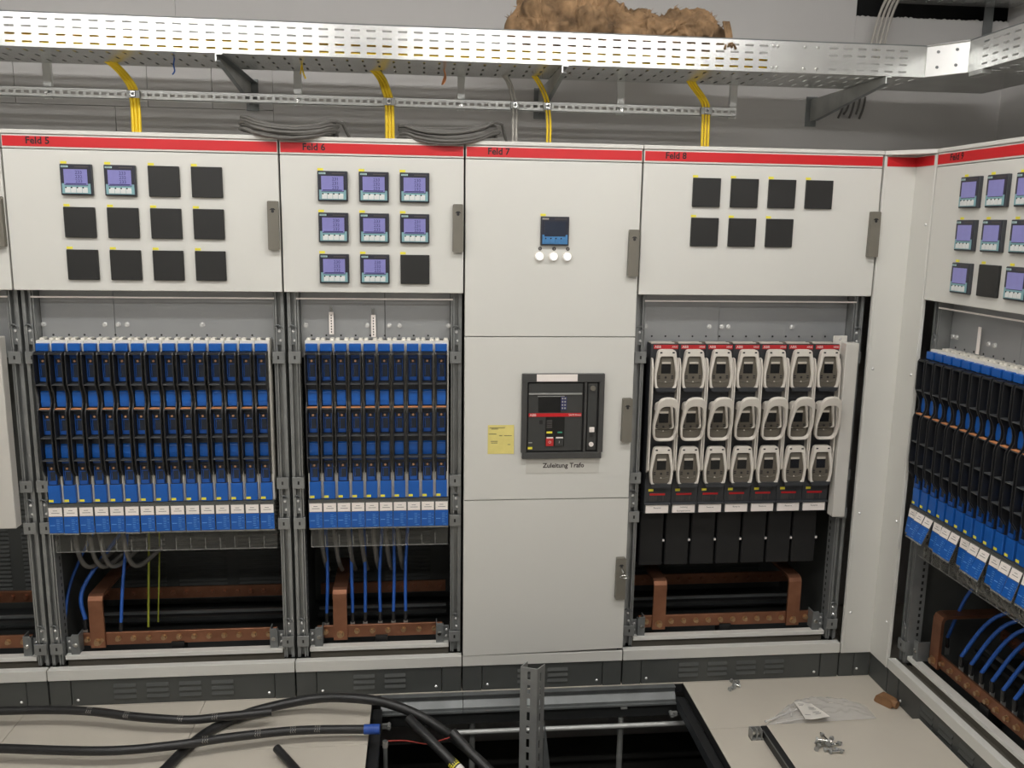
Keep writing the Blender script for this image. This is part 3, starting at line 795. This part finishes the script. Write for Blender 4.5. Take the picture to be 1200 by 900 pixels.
# cantilever brackets
def bracket(label, x, y0=TY0-.004, y1=WY, rot=0, loc=None):
    t = thing('tray_bracket', label, 'bracket', (x, 0, 0) if loc is None else loc, rot, 'tray support brackets')
    z = TZ0-.001
    part('arm', MB().prism([(y0, z), (y0, z-.022), (y1-.05, z-.085), (y1-.004, z-.085), (y1-.004, z)], 'x', -.002, .0), 'galv', t)
    part('arm_flange', MB().prism([(y0, z), (y0, z-.0025), (y1-.004, z-.0025), (y1-.004, z)], 'x', 0, .022), 'galv_dark', t)
    part('arm_flange', MB().prism([(y0, z-.022), (y0, z-.0245), (y1-.05, z-.0875), (y1-.05, z-.085)], 'x', 0, .014), 'galv_dark', t)
    b = MB().box(-.002, .020, y0-.0015, y0, z-.004, z).box(-.002, .002, y0-.0015, y0, z-.024, z)
    part('arm_end', b, 'tray_bright', t)
    box('wall_plate', 'galv_dark', t, -.020, .026, y1-.006, y1-.0005, z-.105, z+.012, .0006)
    return t
bracket('tray bracket left of the Feld 5 seam, nearest the left', .660)
bracket('middle tray bracket above the closed Feld 7 cabinet', 1.772)
bracket('right tray bracket above the Feld 8 door handle', 2.895)
bracket('left-end tray bracket outside the picture edge', -.52)
# slotted clamp rail under the tray
rl = thing('clamp_rail', 'slotted clamp rail hanging below the long cable tray', 'rail', (0, .333, 0))
X0, X1 = -1.0, 2.475
b = MB().box(X0, X1, -.018, 0, 2.1385, 2.1405).box(X0, X1, -.018, -.0165, 2.1325, 2.1405).box(X0, X1, -.018, 0, 2.1065, 2.1085).box(X0, X1, -.018, -.0165, 2.1065, 2.1175).box(X0, X1, -.0165, -.0155, 2.128, 2.1335)
x = X0
while x < X1-.02:
    b.box(x, x+.009, -.0175, -.0155, 2.1165, 2.129); x += .0255
part('rail', b, 'rail_zinc', rl)
for x in (.025, .872, 1.452, 2.040, 2.468):
    h = part('hanger', MB().box(x-.013, x+.013, -.001, .0015, 2.103, 2.232).box(x-.013, x-.011, .0015, .016, 2.103, 2.232).box(x+.011, x+.013, .0015, .016, 2.103, 2.232), 'rail_zinc', rl)
    put('bolt', bolt_mesh(.005, .02, 'chrome', 'bolt_h'), h, (x, 0, 2.118))
# cable bundles dropping from the tray into the cabinets
def drop(x0, xr, xb, m, n, lab, r=.0052):
    for i in range(n):
        o_ = (i-(n-1)/2)*.0112
        pts = [(x0-.12+o_*.4, .22, 2.232), (x0-.03+o_, .26, 2.232), (x0+.012+o_, .292, 2.205), (xr-.008+o_, .306, 2.155), (xr+o_, .308, 2.122), (xb+o_*1.02, .305, 2.06), (xb+o_*1.02, .30, 1.972)]
        cable('cable', pts, r, m, lab[i], 'cables dropping from the tray')
    t = thing('cable_clamp', lab[n], 'clamp', (xr, .312, 2.123), 0, 'cable clamps on the rail')
    hw = n*.0057+.004
    part('clamp_strap', MB().box(-hw, hw, -.013, -.0112, -.013, .012).box(-hw, -hw+.0015, -.0112, .002, -.013, .012).box(hw-.0015, hw, -.0112, .002, -.013, .012), 'galv', t)
    part('clamp_block', MB().box(-.008, .008, -.020, -.013, -.010, .010), 'chrome', t, .001)
    put('bolt', bolt_mesh(.004, .005, 'galv_dark', 'bolt_cl'), t, (0, -.020, 0))
A3 = ['left', 'middle', 'right']
drop(.262, .318, .322, 'cable_yellow', 3, ['%s yellow cable of the bundle above the twelve-place door' % a for a in A3]+['clamp holding the yellow bundle above the twelve-place door'], .0058)
drop(1.152, 1.194, 1.196, 'cable_yellow', 3, ['%s yellow cable of the bundle above the nine-place door' % a for a in A3]+['clamp holding the yellow bundle above the nine-place door'], .0055)
drop(1.605, 1.645, 1.645, 'cable_pale', 2, ['%s pale grey cable above the closed Feld 7 cabinet' % a for a in ('left', 'right')]+['clamp holding the pale grey cables above the closed cabinet'], .0045)
drop(1.715, 1.764, 1.770, 'cable_yellow', 2, ['%s yellow cable of the pair above the closed cabinet' % a for a in ('left', 'right')]+['clamp holding the yellow pair above the closed cabinet'], .0042)
drop(2.290, 2.356, 2.357, 'cable_yellow', 3, ['%s yellow cable of the bundle above the seven-blank door' % a for a in A3]+['clamp holding the yellow bundle above the seven-blank door'], .0048)
# cables lying in the tray, showing through the slots
TC = ['cable_yellow', 'cable_yellow', 'cable_grey', 'cable_yellow', 'cable_grey', 'cable_grey', 'cable_yellow', 'cable_grey', 'cable_grey', 'cable_black', 'cable_grey', 'cable_grey', 'cable_black', 'cable_grey', 'cable_grey']
for i in range(28):
    lay = 0 if i < 15 else 1 if i < 23 else 2; k_ = i-(0, 15, 23)[lay]; y = .046+k_*.0187+.009*(lay % 2)
    pts = [(-1.1+k*.45, y+random.uniform(-.002, .002), TZ0+.0105+.017*lay+random.uniform(0, .003)) for k in range(9)]
    cable('cable', pts, .0088, TC[(k_+3*lay) % 15], '%s cable from the front lying along the long tray, %s layer' % (ORD[k_], ['lowest', 'middle', 'top'][lay]), 'cables lying in the tray', 6, 3)
tag(part('cable_tie', MB().tube([(.905, .20, 2.225), (.91, .195, 2.195), (.918, .195, 2.175)], .0028, 6, 3).tube([(.905, .20, 2.225), (.900, .2, 2.19)], .0022, 6, 1), 'cable_yellow'), 'yellow tie hanging from the tray near the first cable coil', 'cable tie', 'ties hanging from the tray')
tag(part('cable_tie', MB().tube([(.50, .16, 2.225), (.496, .155, 2.20), (.50, .15, 2.18), (.492, .15, 2.168)], .0026, 6, 3), 'cable_blue'), 'blue tie hanging from the tray beside the leftmost bracket', 'cable tie', 'ties hanging from the tray')
tag(part('cable_tie', MB().tube([(1.385, .20, 2.225), (1.392, .195, 2.19), (1.380, .195, 2.17), (1.39, .2, 2.20)], .003, 6, 3), 'orange'), 'ochre tie hanging from the tray above the second coil', 'cable tie', 'ties hanging from the tray')
# pale cables rising to the opening in the wall
for i in range(4):
    x = 3.055+i*.017
    cable('cable', [(x-.12, .36, 2.24), (x-.02, .44, 2.30), (x+.02, .50, 2.42), (x+.06, .52, 2.56), (x+.13, .55, 2.66), (x+.25, .70, 2.70)], .0055, 'cable_pale', '%s pale cable from the left rising into the dark wall opening' % ORD[i], 'pale cables at the wall opening', 8, 5)
# upper tray in front of the opening and its hanger
ut = tray_thing('cable_tray', 'upper cable tray crossing the dark wall opening', 3.16, 3.715, (0, .30, 2.60), 0)
box('hanger', 'galv_dark', ut, 3.60, 3.64, .305, .309, -.14, .10)
# stub bundle behind the right bracket
for i in range(5):
    x = 3.02+i*.022
    cable('cable', [(x+.01, .600, 2.235), (x+.004, .60, 2.19), (x-.006+random.uniform(-.006, .006), .605, 2.145+random.uniform(0, .02))], .0045, 'cable_grey', '%s dark strand from the left hanging behind the right bracket' % ORD[i], 'strands behind the bracket', 6, 3)
# mineral wool lying in the tray
wl = thing('mineral_wool', 'clump of brown mineral wool lying in the cable tray', 'insulation', (1.975, .175, 2.325))
def woolpt(u, v):
    a = u*2*PI; t = v
    x = -.37+.74*t
    e = max(0, min(1, min(t, 1-t)*9))**.5
    ry = .135*e; rz = (.105+.035*math.sin(t*5+1))*e
    p = Vector((x, ry*math.cos(a), .03+rz*math.sin(a)))
    n1 = (noise.noise(p*9)*.034+noise.noise(p*24+Vector((3, 1, 7)))*.020+noise.noise(p*60)*.013+noise.noise(p*130)*.006)*(.2+.8*e)
    d = Vector((.1*(t-.5), math.cos(a), math.sin(a))).normalized()
    p += d*n1
    p.x += noise.noise(p*14+Vector((9, 2, 4)))*.03
    p.z = max(p.z, -.098)
    return p
part('wool_body', MB().grid(woolpt, 96, 240), 'wool', wl)
b = MB()
for i in range(1100):
    t = random.uniform(.01, .99); a = random.uniform(.8, 5.4); p = woolpt((a/(2*PI)) % 1, t)
    d = Vector((random.uniform(-1.6, 1.6)+(t-.5)*1.2, math.cos(a)*.6, math.sin(a)*.7)).normalized()*random.uniform(.006, .020)
    sd = Vector((random.uniform(-1, 1), random.uniform(-.4, .4), random.uniform(-1, 1)))*.002
    q = p+d*.6+sd
    b._add([p-sd, p+sd, q+sd*.6, p+d+sd*2], [(0, 1, 2), (0, 2, 3)])
for k in range(7):
    x = .352+random.uniform(-.006, .02)
    b.tube([(x, -.10, .06), (x+.004, -.125, .01), (x+random.uniform(-.01, .03), -.15, -.02-random.random()*.02)], .004, 5, 3)
o = part('wool_fibres', b, 'wool', wl); o['kind'] = 'stuff'
# coils of grey cable on the cabinet roofs
def coil(label, cx, cy, rx, ry, seed, tilt, loops):
    random.seed(seed); pts = []; n = 22
    for k in range(loops*n):
        a = 2*PI*k/n; l = k/n
        j = .88+.16*noise.noise(Vector((l*1.7, seed, 0)))+.04*noise.noise(Vector((a*.5, l, seed)))
        z = ZT+.012+.0085*(l % 5)+.007*noise.noise(Vector((a*.7, l*2, 5)))+.008*math.cos(a*1+tilt)
        y = cy+ry*j*math.sin(a)
        if y < .01: z -= .75*(.01-y)
        pts.append((cx+rx*j*math.cos(a)*(1+.06*math.sin(l*2)), y, max(z, ZT+.0055) if y > -.004 else z))
    pts += [(cx+rx*.99, cy+.01, pts[-1][2]-.002), (cx+rx*1.06, cy+.03, ZT+.022), (cx+rx*1.10, cy+.05, ZT+.008)]
    return tag(part('cable_coil', MB().tube(pts, .0052, 7, 1), 'cable_grey'), label, 'cable', 'coils of grey cable on the cabinets')
coil('loose grey cable coil over the Feld 5 and Feld 6 seam', .882, .046, .170, .09, 3, 2.4, 10)
coil('second grey cable coil over the Feld 6 and Feld 7 seam', 1.402, .055, .178, .09, 11, -.4, 10)

# ------------------------------------------------------------------ pit in the raised floor
fb = thing('floor_beam', 'galvanised edge beam under the plinth along the open floor pit', 'beam', (0, 0, 0))
prof = [(.002, -.001), (-.022, -.001), (-.022, -.005), (-.012, -.007), (-.012, -.024), (-.03, -.046), (-.03, -.056), (-.040, -.056), (-.040, -.062), (.002, -.062)]
for a, c in ((PX0+.03, 1.452), (1.454, PX1-.035)): part('beam_profile', MB().prism(prof, 'x', a, c), 'galv_dark', fb)
b = thing('floor_beam', 'dark lower beam beneath the galvanised edge beam in the pit', 'beam')
box('beam_profile', 'dark_steel', b, PX0, PX1, -.015, .02, -.12, -.064, .001)
for i, (x, lab) in enumerate(((PX0, 'left'), (PX1-.035, 'right'))):
    s_ = thing('floor_stringer', 'dark steel floor stringer along the %s edge of the pit' % lab, 'stringer', (x, 0, 0))
    box('stringer_tube', 'stringer', s_, 0, .035, PY, -.045, -.075, -.040, .001)
    box('gasket', 'panel_edge', s_, .004 if i == 0 else -.000, .035 if i == 0 else .031, PY, -.035, -.040, -.036)
    for k, (yy, zz) in enumerate(((-.06, -.085), )):
        q = .035 if i == 0 else 0
        e = part('wing_bolt', MB().box(q-.002-(.028 if i else -.002), q+(.028 if i == 0 else -.002), yy-.006, yy+.006, zz-.010, zz+.006).cyl((q+(.025 if i == 0 else -.025), yy-.02, zz), (q+(.025 if i == 0 else -.025), yy+.01, zz), .007, 8), 'galv', s_)
tag(part('support_tube', MB().cyl((1.40, -.02, -.15), (2.31, -.028, -.148), .009, 12), 'rail_zinc'), 'shiny round tube spanning the pit', 'tube')
for i, (x, y, lab) in enumerate(((2.052, .0, 'right'), (1.49, .02, 'left'))):
    t = thing('floor_pedestal', '%s floor pedestal standing at the back of the pit' % lab, 'pedestal', (x, y, -.6), 0, 'floor pedestals')
    part('column', MB().cyl((0, 0, .012), (0, 0, .49), .011, 12), 'galv', t)
    part('threaded_rod', MB().cyl((0, 0, .49), (0, 0, .535), .006, 8).cyl((0, 0, .47), (0, 0, .482), .013, 6), 'chrome', t)
    part('head', MB().box(-.045, .045, -.012, .012, .530, .535).box(-.012, .012, -.045, .012, .530, .535).prism([(-.014, .53), (.014, .53), (.004, .50), (-.004, .50)], 'y', -.014, -.011), 'galv', t)
    part('foot_plate', MB().box(-.05, .05, -.05, .05, 0, .012), 'galv', t)
# slotted post standing in the pit
sp = thing('slotted_post', 'upright slotted steel post standing in the open floor pit', 'post', (1.690, -.268, -.6))
def slot_sheet(p0, p1, z1, slots, w0, w1, pitch, hgt, top):
    b = MB(); p0 = Vector(p0); p1 = Vector(p1); d = p1-p0; L = d.length; d.normalize(); nrm = Vector((-d.y, d.x))*.003
    def rect(a, c, z0, zz):
        q0, q1 = p0+d*a, p0+d*c
        b.prism([tuple(q0), tuple(q1), tuple(q1+nrm), tuple(q0+nrm)], 'z', z0, zz)
    rect(0, w0, 0, z1); rect(w1, L, 0, z1)
    z = z1-top; zc = z1
    for i in range(slots):
        rect(w0, w1, z, zc); zc = z-hgt; z = zc-(pitch-hgt)
    rect(w0, w1, 0, zc)
    return b
part('wide_flange', slot_sheet((-.052, .010), (0, -.012), .832, 15, .021, .032, .050, .032, .012), 'galv', sp)
part('narrow_flange', slot_sheet((0, -.012), (.030, .022), .832, 15, .016, .024, .050, .032, .020), 'galv', sp)
part('rear_lip', MB().prism([(-.052, .010), (-.026, .046), (-.029, .048), (-.055, .012)], 'z', 0, .832), 'galv', sp)
part('brace', MB().prism([(.030, .36), (.034, .62), (.11, 0), (.09, 0)], 'y', .026, .030), 'galv_dark', sp)
# loose floor panel with dark edge and clip
lp = thing('loose_floor_panel', 'loose floor panel with dark edge lying on the floor at right', 'floor panel', (2.447, -.362, 0))
box('panel_top', 'floor_vinyl', lp, .020, .565, -.62, 0, .036, .040)
box('panel_core', 'panel_edge', lp, .003, .564, -.619, -.001, .001, .036)
box('edge_trim', 'panel_edge', lp, 0, .020, -.62, 0, .034, .0402, .0006)
box('edge_bead', 'galv_dark', lp, -.0012, .001, -.62, -.02, .033, .0375)
k = part('edge_clip', MB().box(-.040, .004, .002, .006, 0, .036).box(-.040, -.036, -.022, .004, 0, .036).box(-.022, -.018, -.022, .004, 0, .036).box(-.006, -.002, -.022, .004, 0, .036).box(-.040, .004, -.022, .006, 0, .004), 'galv', lp)
for x in (-.029, -.012): put('bolt', bolt_mesh(.006, .010, 'chrome', 'bolt_k'), lp, (x, -.004, .022))
# heavy black cables on the floor
def floor_cable(label, pts, r=.0145, rings=(), m='cable_black', cap=None):
    t = thing('power_cable', label, 'cable', (0, 0, 0), 0, 'heavy black power cables')
    part('sheath', MB().tube(pts, r, 14, 8), m, t)
    if cap:
        part('end_cap', MB().tube([cap[0], cap[1]], r*1.15, 14, 1), cap[2], t)
    for a, b_ in rings:
        pass
    P = [Vector(p) for p in pts]
    for k, f in enumerate(rings):
        i = int(f); q = P[i].lerp(P[i+1], f-i); d = (P[i+1]-P[i]).normalized()
        b = MB()
        for s_ in (-.006, .006):
            c = q+d*s_; up = Vector((0, -.5, .85)); up = (up-d*up.dot(d)).normalized(); sd = d.cross(up)
            b.tube([c+(up*math.cos(a)+sd*math.sin(a))*(r+.0006) for a in (-.9, -.4, 0, .4, .9)], .0009, 5, 2)
        part('white_marking', b, 'cable_pale', t)
    return t
floor_cable('upper black cable along the plinth ending left of the pit', [(-.35, -.10, .06), (-.222, -.105, .06), (-.111, -.108, .06), (.056, -.115, .06), (.202, -.137, .06), (.351, -.172, .055), (.523, -.195, .05), (.632, -.185, .05), (.744, -.181, .055), (.794, -.174, .055)], .0145, ())
floor_cable('lower black cable with blue end cap reaching the pit', [(-.30, -.295, .05), (-.127, -.302, .05), (-.02, -.315, .05), (.303, -.354, .05), (.508, -.342, .05), (.686, -.309, .05), (.898, -.278, .045), (1.118, -.28, .04)], .0145, (), 'cable_black', ((1.112, -.28, .04), (1.164, -.283, .04), 'tape_blue'))
floor_cable('thick black cable arching from the floor over into the pit', [(.42, -.60, .016), (.465, -.509, .016), (.504, -.429, .016), (.54, -.32, .016), (.595, -.213, .016), (.678, -.139, .02), (.774, -.112, .035), (.934, -.109, .06), (1.054, -.132, .07), (1.172, -.152, .06), (1.29, -.175, .02), (1.393, -.201, -.04), (1.482, -.21, -.12), (1.556, -.219, -.2), (1.60, -.22, -.3)], .0165, ())
floor_cable('short black cable end lying below the blue-capped cable', [(.838, -.352, .032), (.873, -.394, .022), (.929, -.474, .016), (.98, -.56, .016)], .0135, ())
pa = floor_cable('black cable end with yellow and white bands above the pit', [(1.258, -.21, .03), (1.333, -.3, .0), (1.418, -.382, -.05), (1.52, -.47, -.13)], .0165, ())
def band(t, p, q, r, m):
    part('band', MB().tube([p, q], r, 14, 1), m, t)
u0, u1 = Vector((1.333, -.3, 0)), Vector((1.418, -.382, -.05))
for a, c, m in ((.80, .84, 'yellow'), (.86, .90, 'yellow'), (.92, .96, 'yellow'), (1.0, 1.14, 'label_white')): band(pa, u0+(u1-u0)*a, u0+(u1-u0)*c, .0174, m)
floor_cable('black cable end right beside the banded one in the pit', [(1.404, -.288, .02), (1.459, -.337, -.02), (1.526, -.398, -.06), (1.62, -.48, -.12)], .0165, ())
# white marker rings on two of the floor cables
def ringset(x_list, pts, r, label):
    P = [Vector(p) for p in pts]; t = [o for o in bpy.data.objects if o.get('label') == label][0]
    for x in x_list:
        for i in range(len(P)-1):
            if P[i].x <= x <= P[i+1].x:
                f = (x-P[i].x)/(P[i+1].x-P[i].x); q = P[i].lerp(P[i+1], f); d = (P[i+1]-P[i]).normalized()
                b = MB(); up = Vector((0, -.6, .8)); up = (up-d*up.dot(d)).normalized(); sd = d.cross(up)
                for s_ in (-.007, 0, .007):
                    for a0 in (-1.0, .05):
                        b.tube([q+d*(s_+.002*math.sin(9*a))+(up*math.cos(a)+sd*math.sin(a))*(r+.0005) for a in (a0, a0+.25, a0+.5, a0+.75)], .0008, 4, 1)
                part('white_marking', b, 'cable_pale', t)
ringset([.19, .32, .50, .61], [(.056, -.115, .06), (.202, -.137, .06), (.351, -.172, .055), (.523, -.195, .05), (.632, -.185, .05)], .0147, 'upper black cable along the plinth ending left of the pit')
ringset([.61, .77, .88, .96], [(.508, -.342, .05), (.686, -.309, .05), (.898, -.278, .045), (1.118, -.28, .04)], .0147, 'lower black cable with blue end cap reaching the pit')
rd = thing('earth_rod', 'grey rod with rounded top standing at the left pit edge', 'rod', (1.18, -.262, -.6))
part('rod', MB().cyl((0, 0, 0), (0, 0, .575), .0075, 12).tube([(0, 0, .570), (0, 0, .579), (0, 0, .583)], .0075, 12, 1), 'rod_grey', rd)
part('rod_tip', MB().tube([(0, 0, .560), (0, 0, .580)], .0095, 12, 1), 'cable_pale', rd)
tag(part('red_wire', MB().tube([(1.182, -.257, -.022), (1.247, -.246, -.03), (1.319, -.256, -.04), (1.362, -.271, -.02), (1.410, -.280, .0)], .0022, 6, 5), 'red_wire'), 'thin red wire strung across the pit between rod and cable', 'wire')

# ------------------------------------------------------------------ small things on the floor
def hex_bolt(label, x, y, z, ang, L=.034, group='loose bolts on the floor', r=.0042, pitch=0):
    t = thing('hex_bolt', label, 'bolt', (x, y, z), ang, group)
    t.rotation_euler = (0, pitch, ang)
    part('shank', MB().cyl((0, 0, .0075), (L, 0, .0075), r, 10), 'chrome', t)
    part('head', MB().cyl((-.006, 0, .0075), (0, 0, .0075), .0082, 6), 'galv', t)
    part('nut', MB().cyl((L*.7, 0, .0075), (L*.7+.006, 0, .0075), .0078, 6), 'galv', t)
bz = .0402
pile = [(2.590, -.500, 0, .35), (2.605, -.478, 0, -.5), (2.625, -.500, 0, .2), (2.572, -.515, 0, 1.1), (2.600, -.522, 0, -.1), (2.612, -.510, .014, .8), (2.588, -.488, .014, -.35), (2.630, -.476, 0, 1.7), (2.612, -.535, 0, .03)]
names = ['bolt of the pile at its back left', 'bolt of the pile at its back middle', 'bolt of the pile at its right', 'bolt of the pile at its far left', 'bolt of the pile in its middle', 'upper bolt on the pile, pointing right', 'upper bolt on the pile, pointing forward', 'bolt of the pile at its back right', 'front bolt of the pile lying sideways']
for (x, y, z, a), nm in zip(pile, names): hex_bolt('zinc '+nm+' on the loose panel', x, y, bz+z, a, .044)
for i, (x, y, a) in enumerate(((2.447, -.066, .6), (2.468, -.050, 1.2), (2.480, -.040, -.4), (2.488, -.026, .9), (2.478, -.018, 2.0))):
    hex_bolt('%s small bolt from the left by the Feld 8 plinth' % ORD[i], x, y, 0, a, .013, 'small bolts by the plinth', .0035)
# plastic bag with paper slip
bg = thing('plastic_bag', 'crumpled clear plastic bag lying on the floor', 'bag', (2.68, -.215, 0))
def bagpt(u, v):
    a = Vector((2.490, -.300)); b_ = Vector((2.760, -.318)); c = Vector((2.64, -.185)); d = Vector((2.79, -.12)); e = Vector((2.905, -.215)); 
    lo = a.lerp(Vector((2.90, -.290)), u); hi = Vector((2.60, -.20)).lerp(Vector((2.905, -.205)), u)+Vector((0, .07*math.sin(PI*u)))
    p = lo.lerp(hi, v)
    ed = min(u, 1-u, v, 1-v)
    z = .002+min(1, ed*6)*(.010+.012*abs(noise.noise(Vector((u*7, v*5, 1))))+.008*noise.noise(Vector((u*15, v*12, 4))))
    return (p.x-2.68, p.y+.215, max(z, .001))
part('film', MB().grid(bagpt, 34, 20), 'bag', bg)
part('film_fold', MB().tube([(-.19, -.08, .012), (-.12, -.055, .018), (-.05, -.02, .016)], .004, 6, 4).tube([(-.085, -.06, .014), (-.07, -.01, .02)], .003, 6, 3).tube([(-.15, -.085, .008), (-.05, -.075, .014), (.0, -.07, .01)], .004, 6, 4), 'bag', bg)
pp = thing('paper_slip', 'small printed paper slip lying on the plastic bag', 'paper', (2.636, -.205, .012))
def pap(u, v):
    return (u*.062-v*.007+u*v*.027, .010-u*.011-v*.112+u*v*.01, .010+.003*math.sin(u*5+v*3)+.004*v*u)
part('sheet', MB().grid(pap, 10, 10), 'paper', pp)
b = MB()
for i, (u_, v_, l) in enumerate(((.12, .15, .3), (.12, .24, .2), (.55, .3, .3), (.5, .4, .35), (.1, .75, .25), (.55, .6, .3), (.6, .7, .25))):
    p = Vector(pap(u_, v_)); q = Vector(pap(u_+l, v_)); n_ = Vector((0, -.003, .0002)); up_ = Vector((0, 0, .0008))
    b._add([p+up_, q+up_, q+n_+up_, p+n_+up_], [(0, 1, 2, 3)])
part('slip_print', b, 'print', pp)
wd = thing('packing_piece', 'brown rounded piece of packing lying by the corner plinth', 'packing piece', (2.985, -.195, 0), -1.05)
part('piece', MB().prism(rpoly([(-.036, 0), (.036, 0), (.034, .028), (-.026, .032)], .010, 3), 'y', -.020, .020), 'wood_brown', wd, .003)
part('piece_tip', MB().cyl((.024, 0, .016), (.046, 0, .015), .016, 10, r1=.014), 'wood_brown', wd)
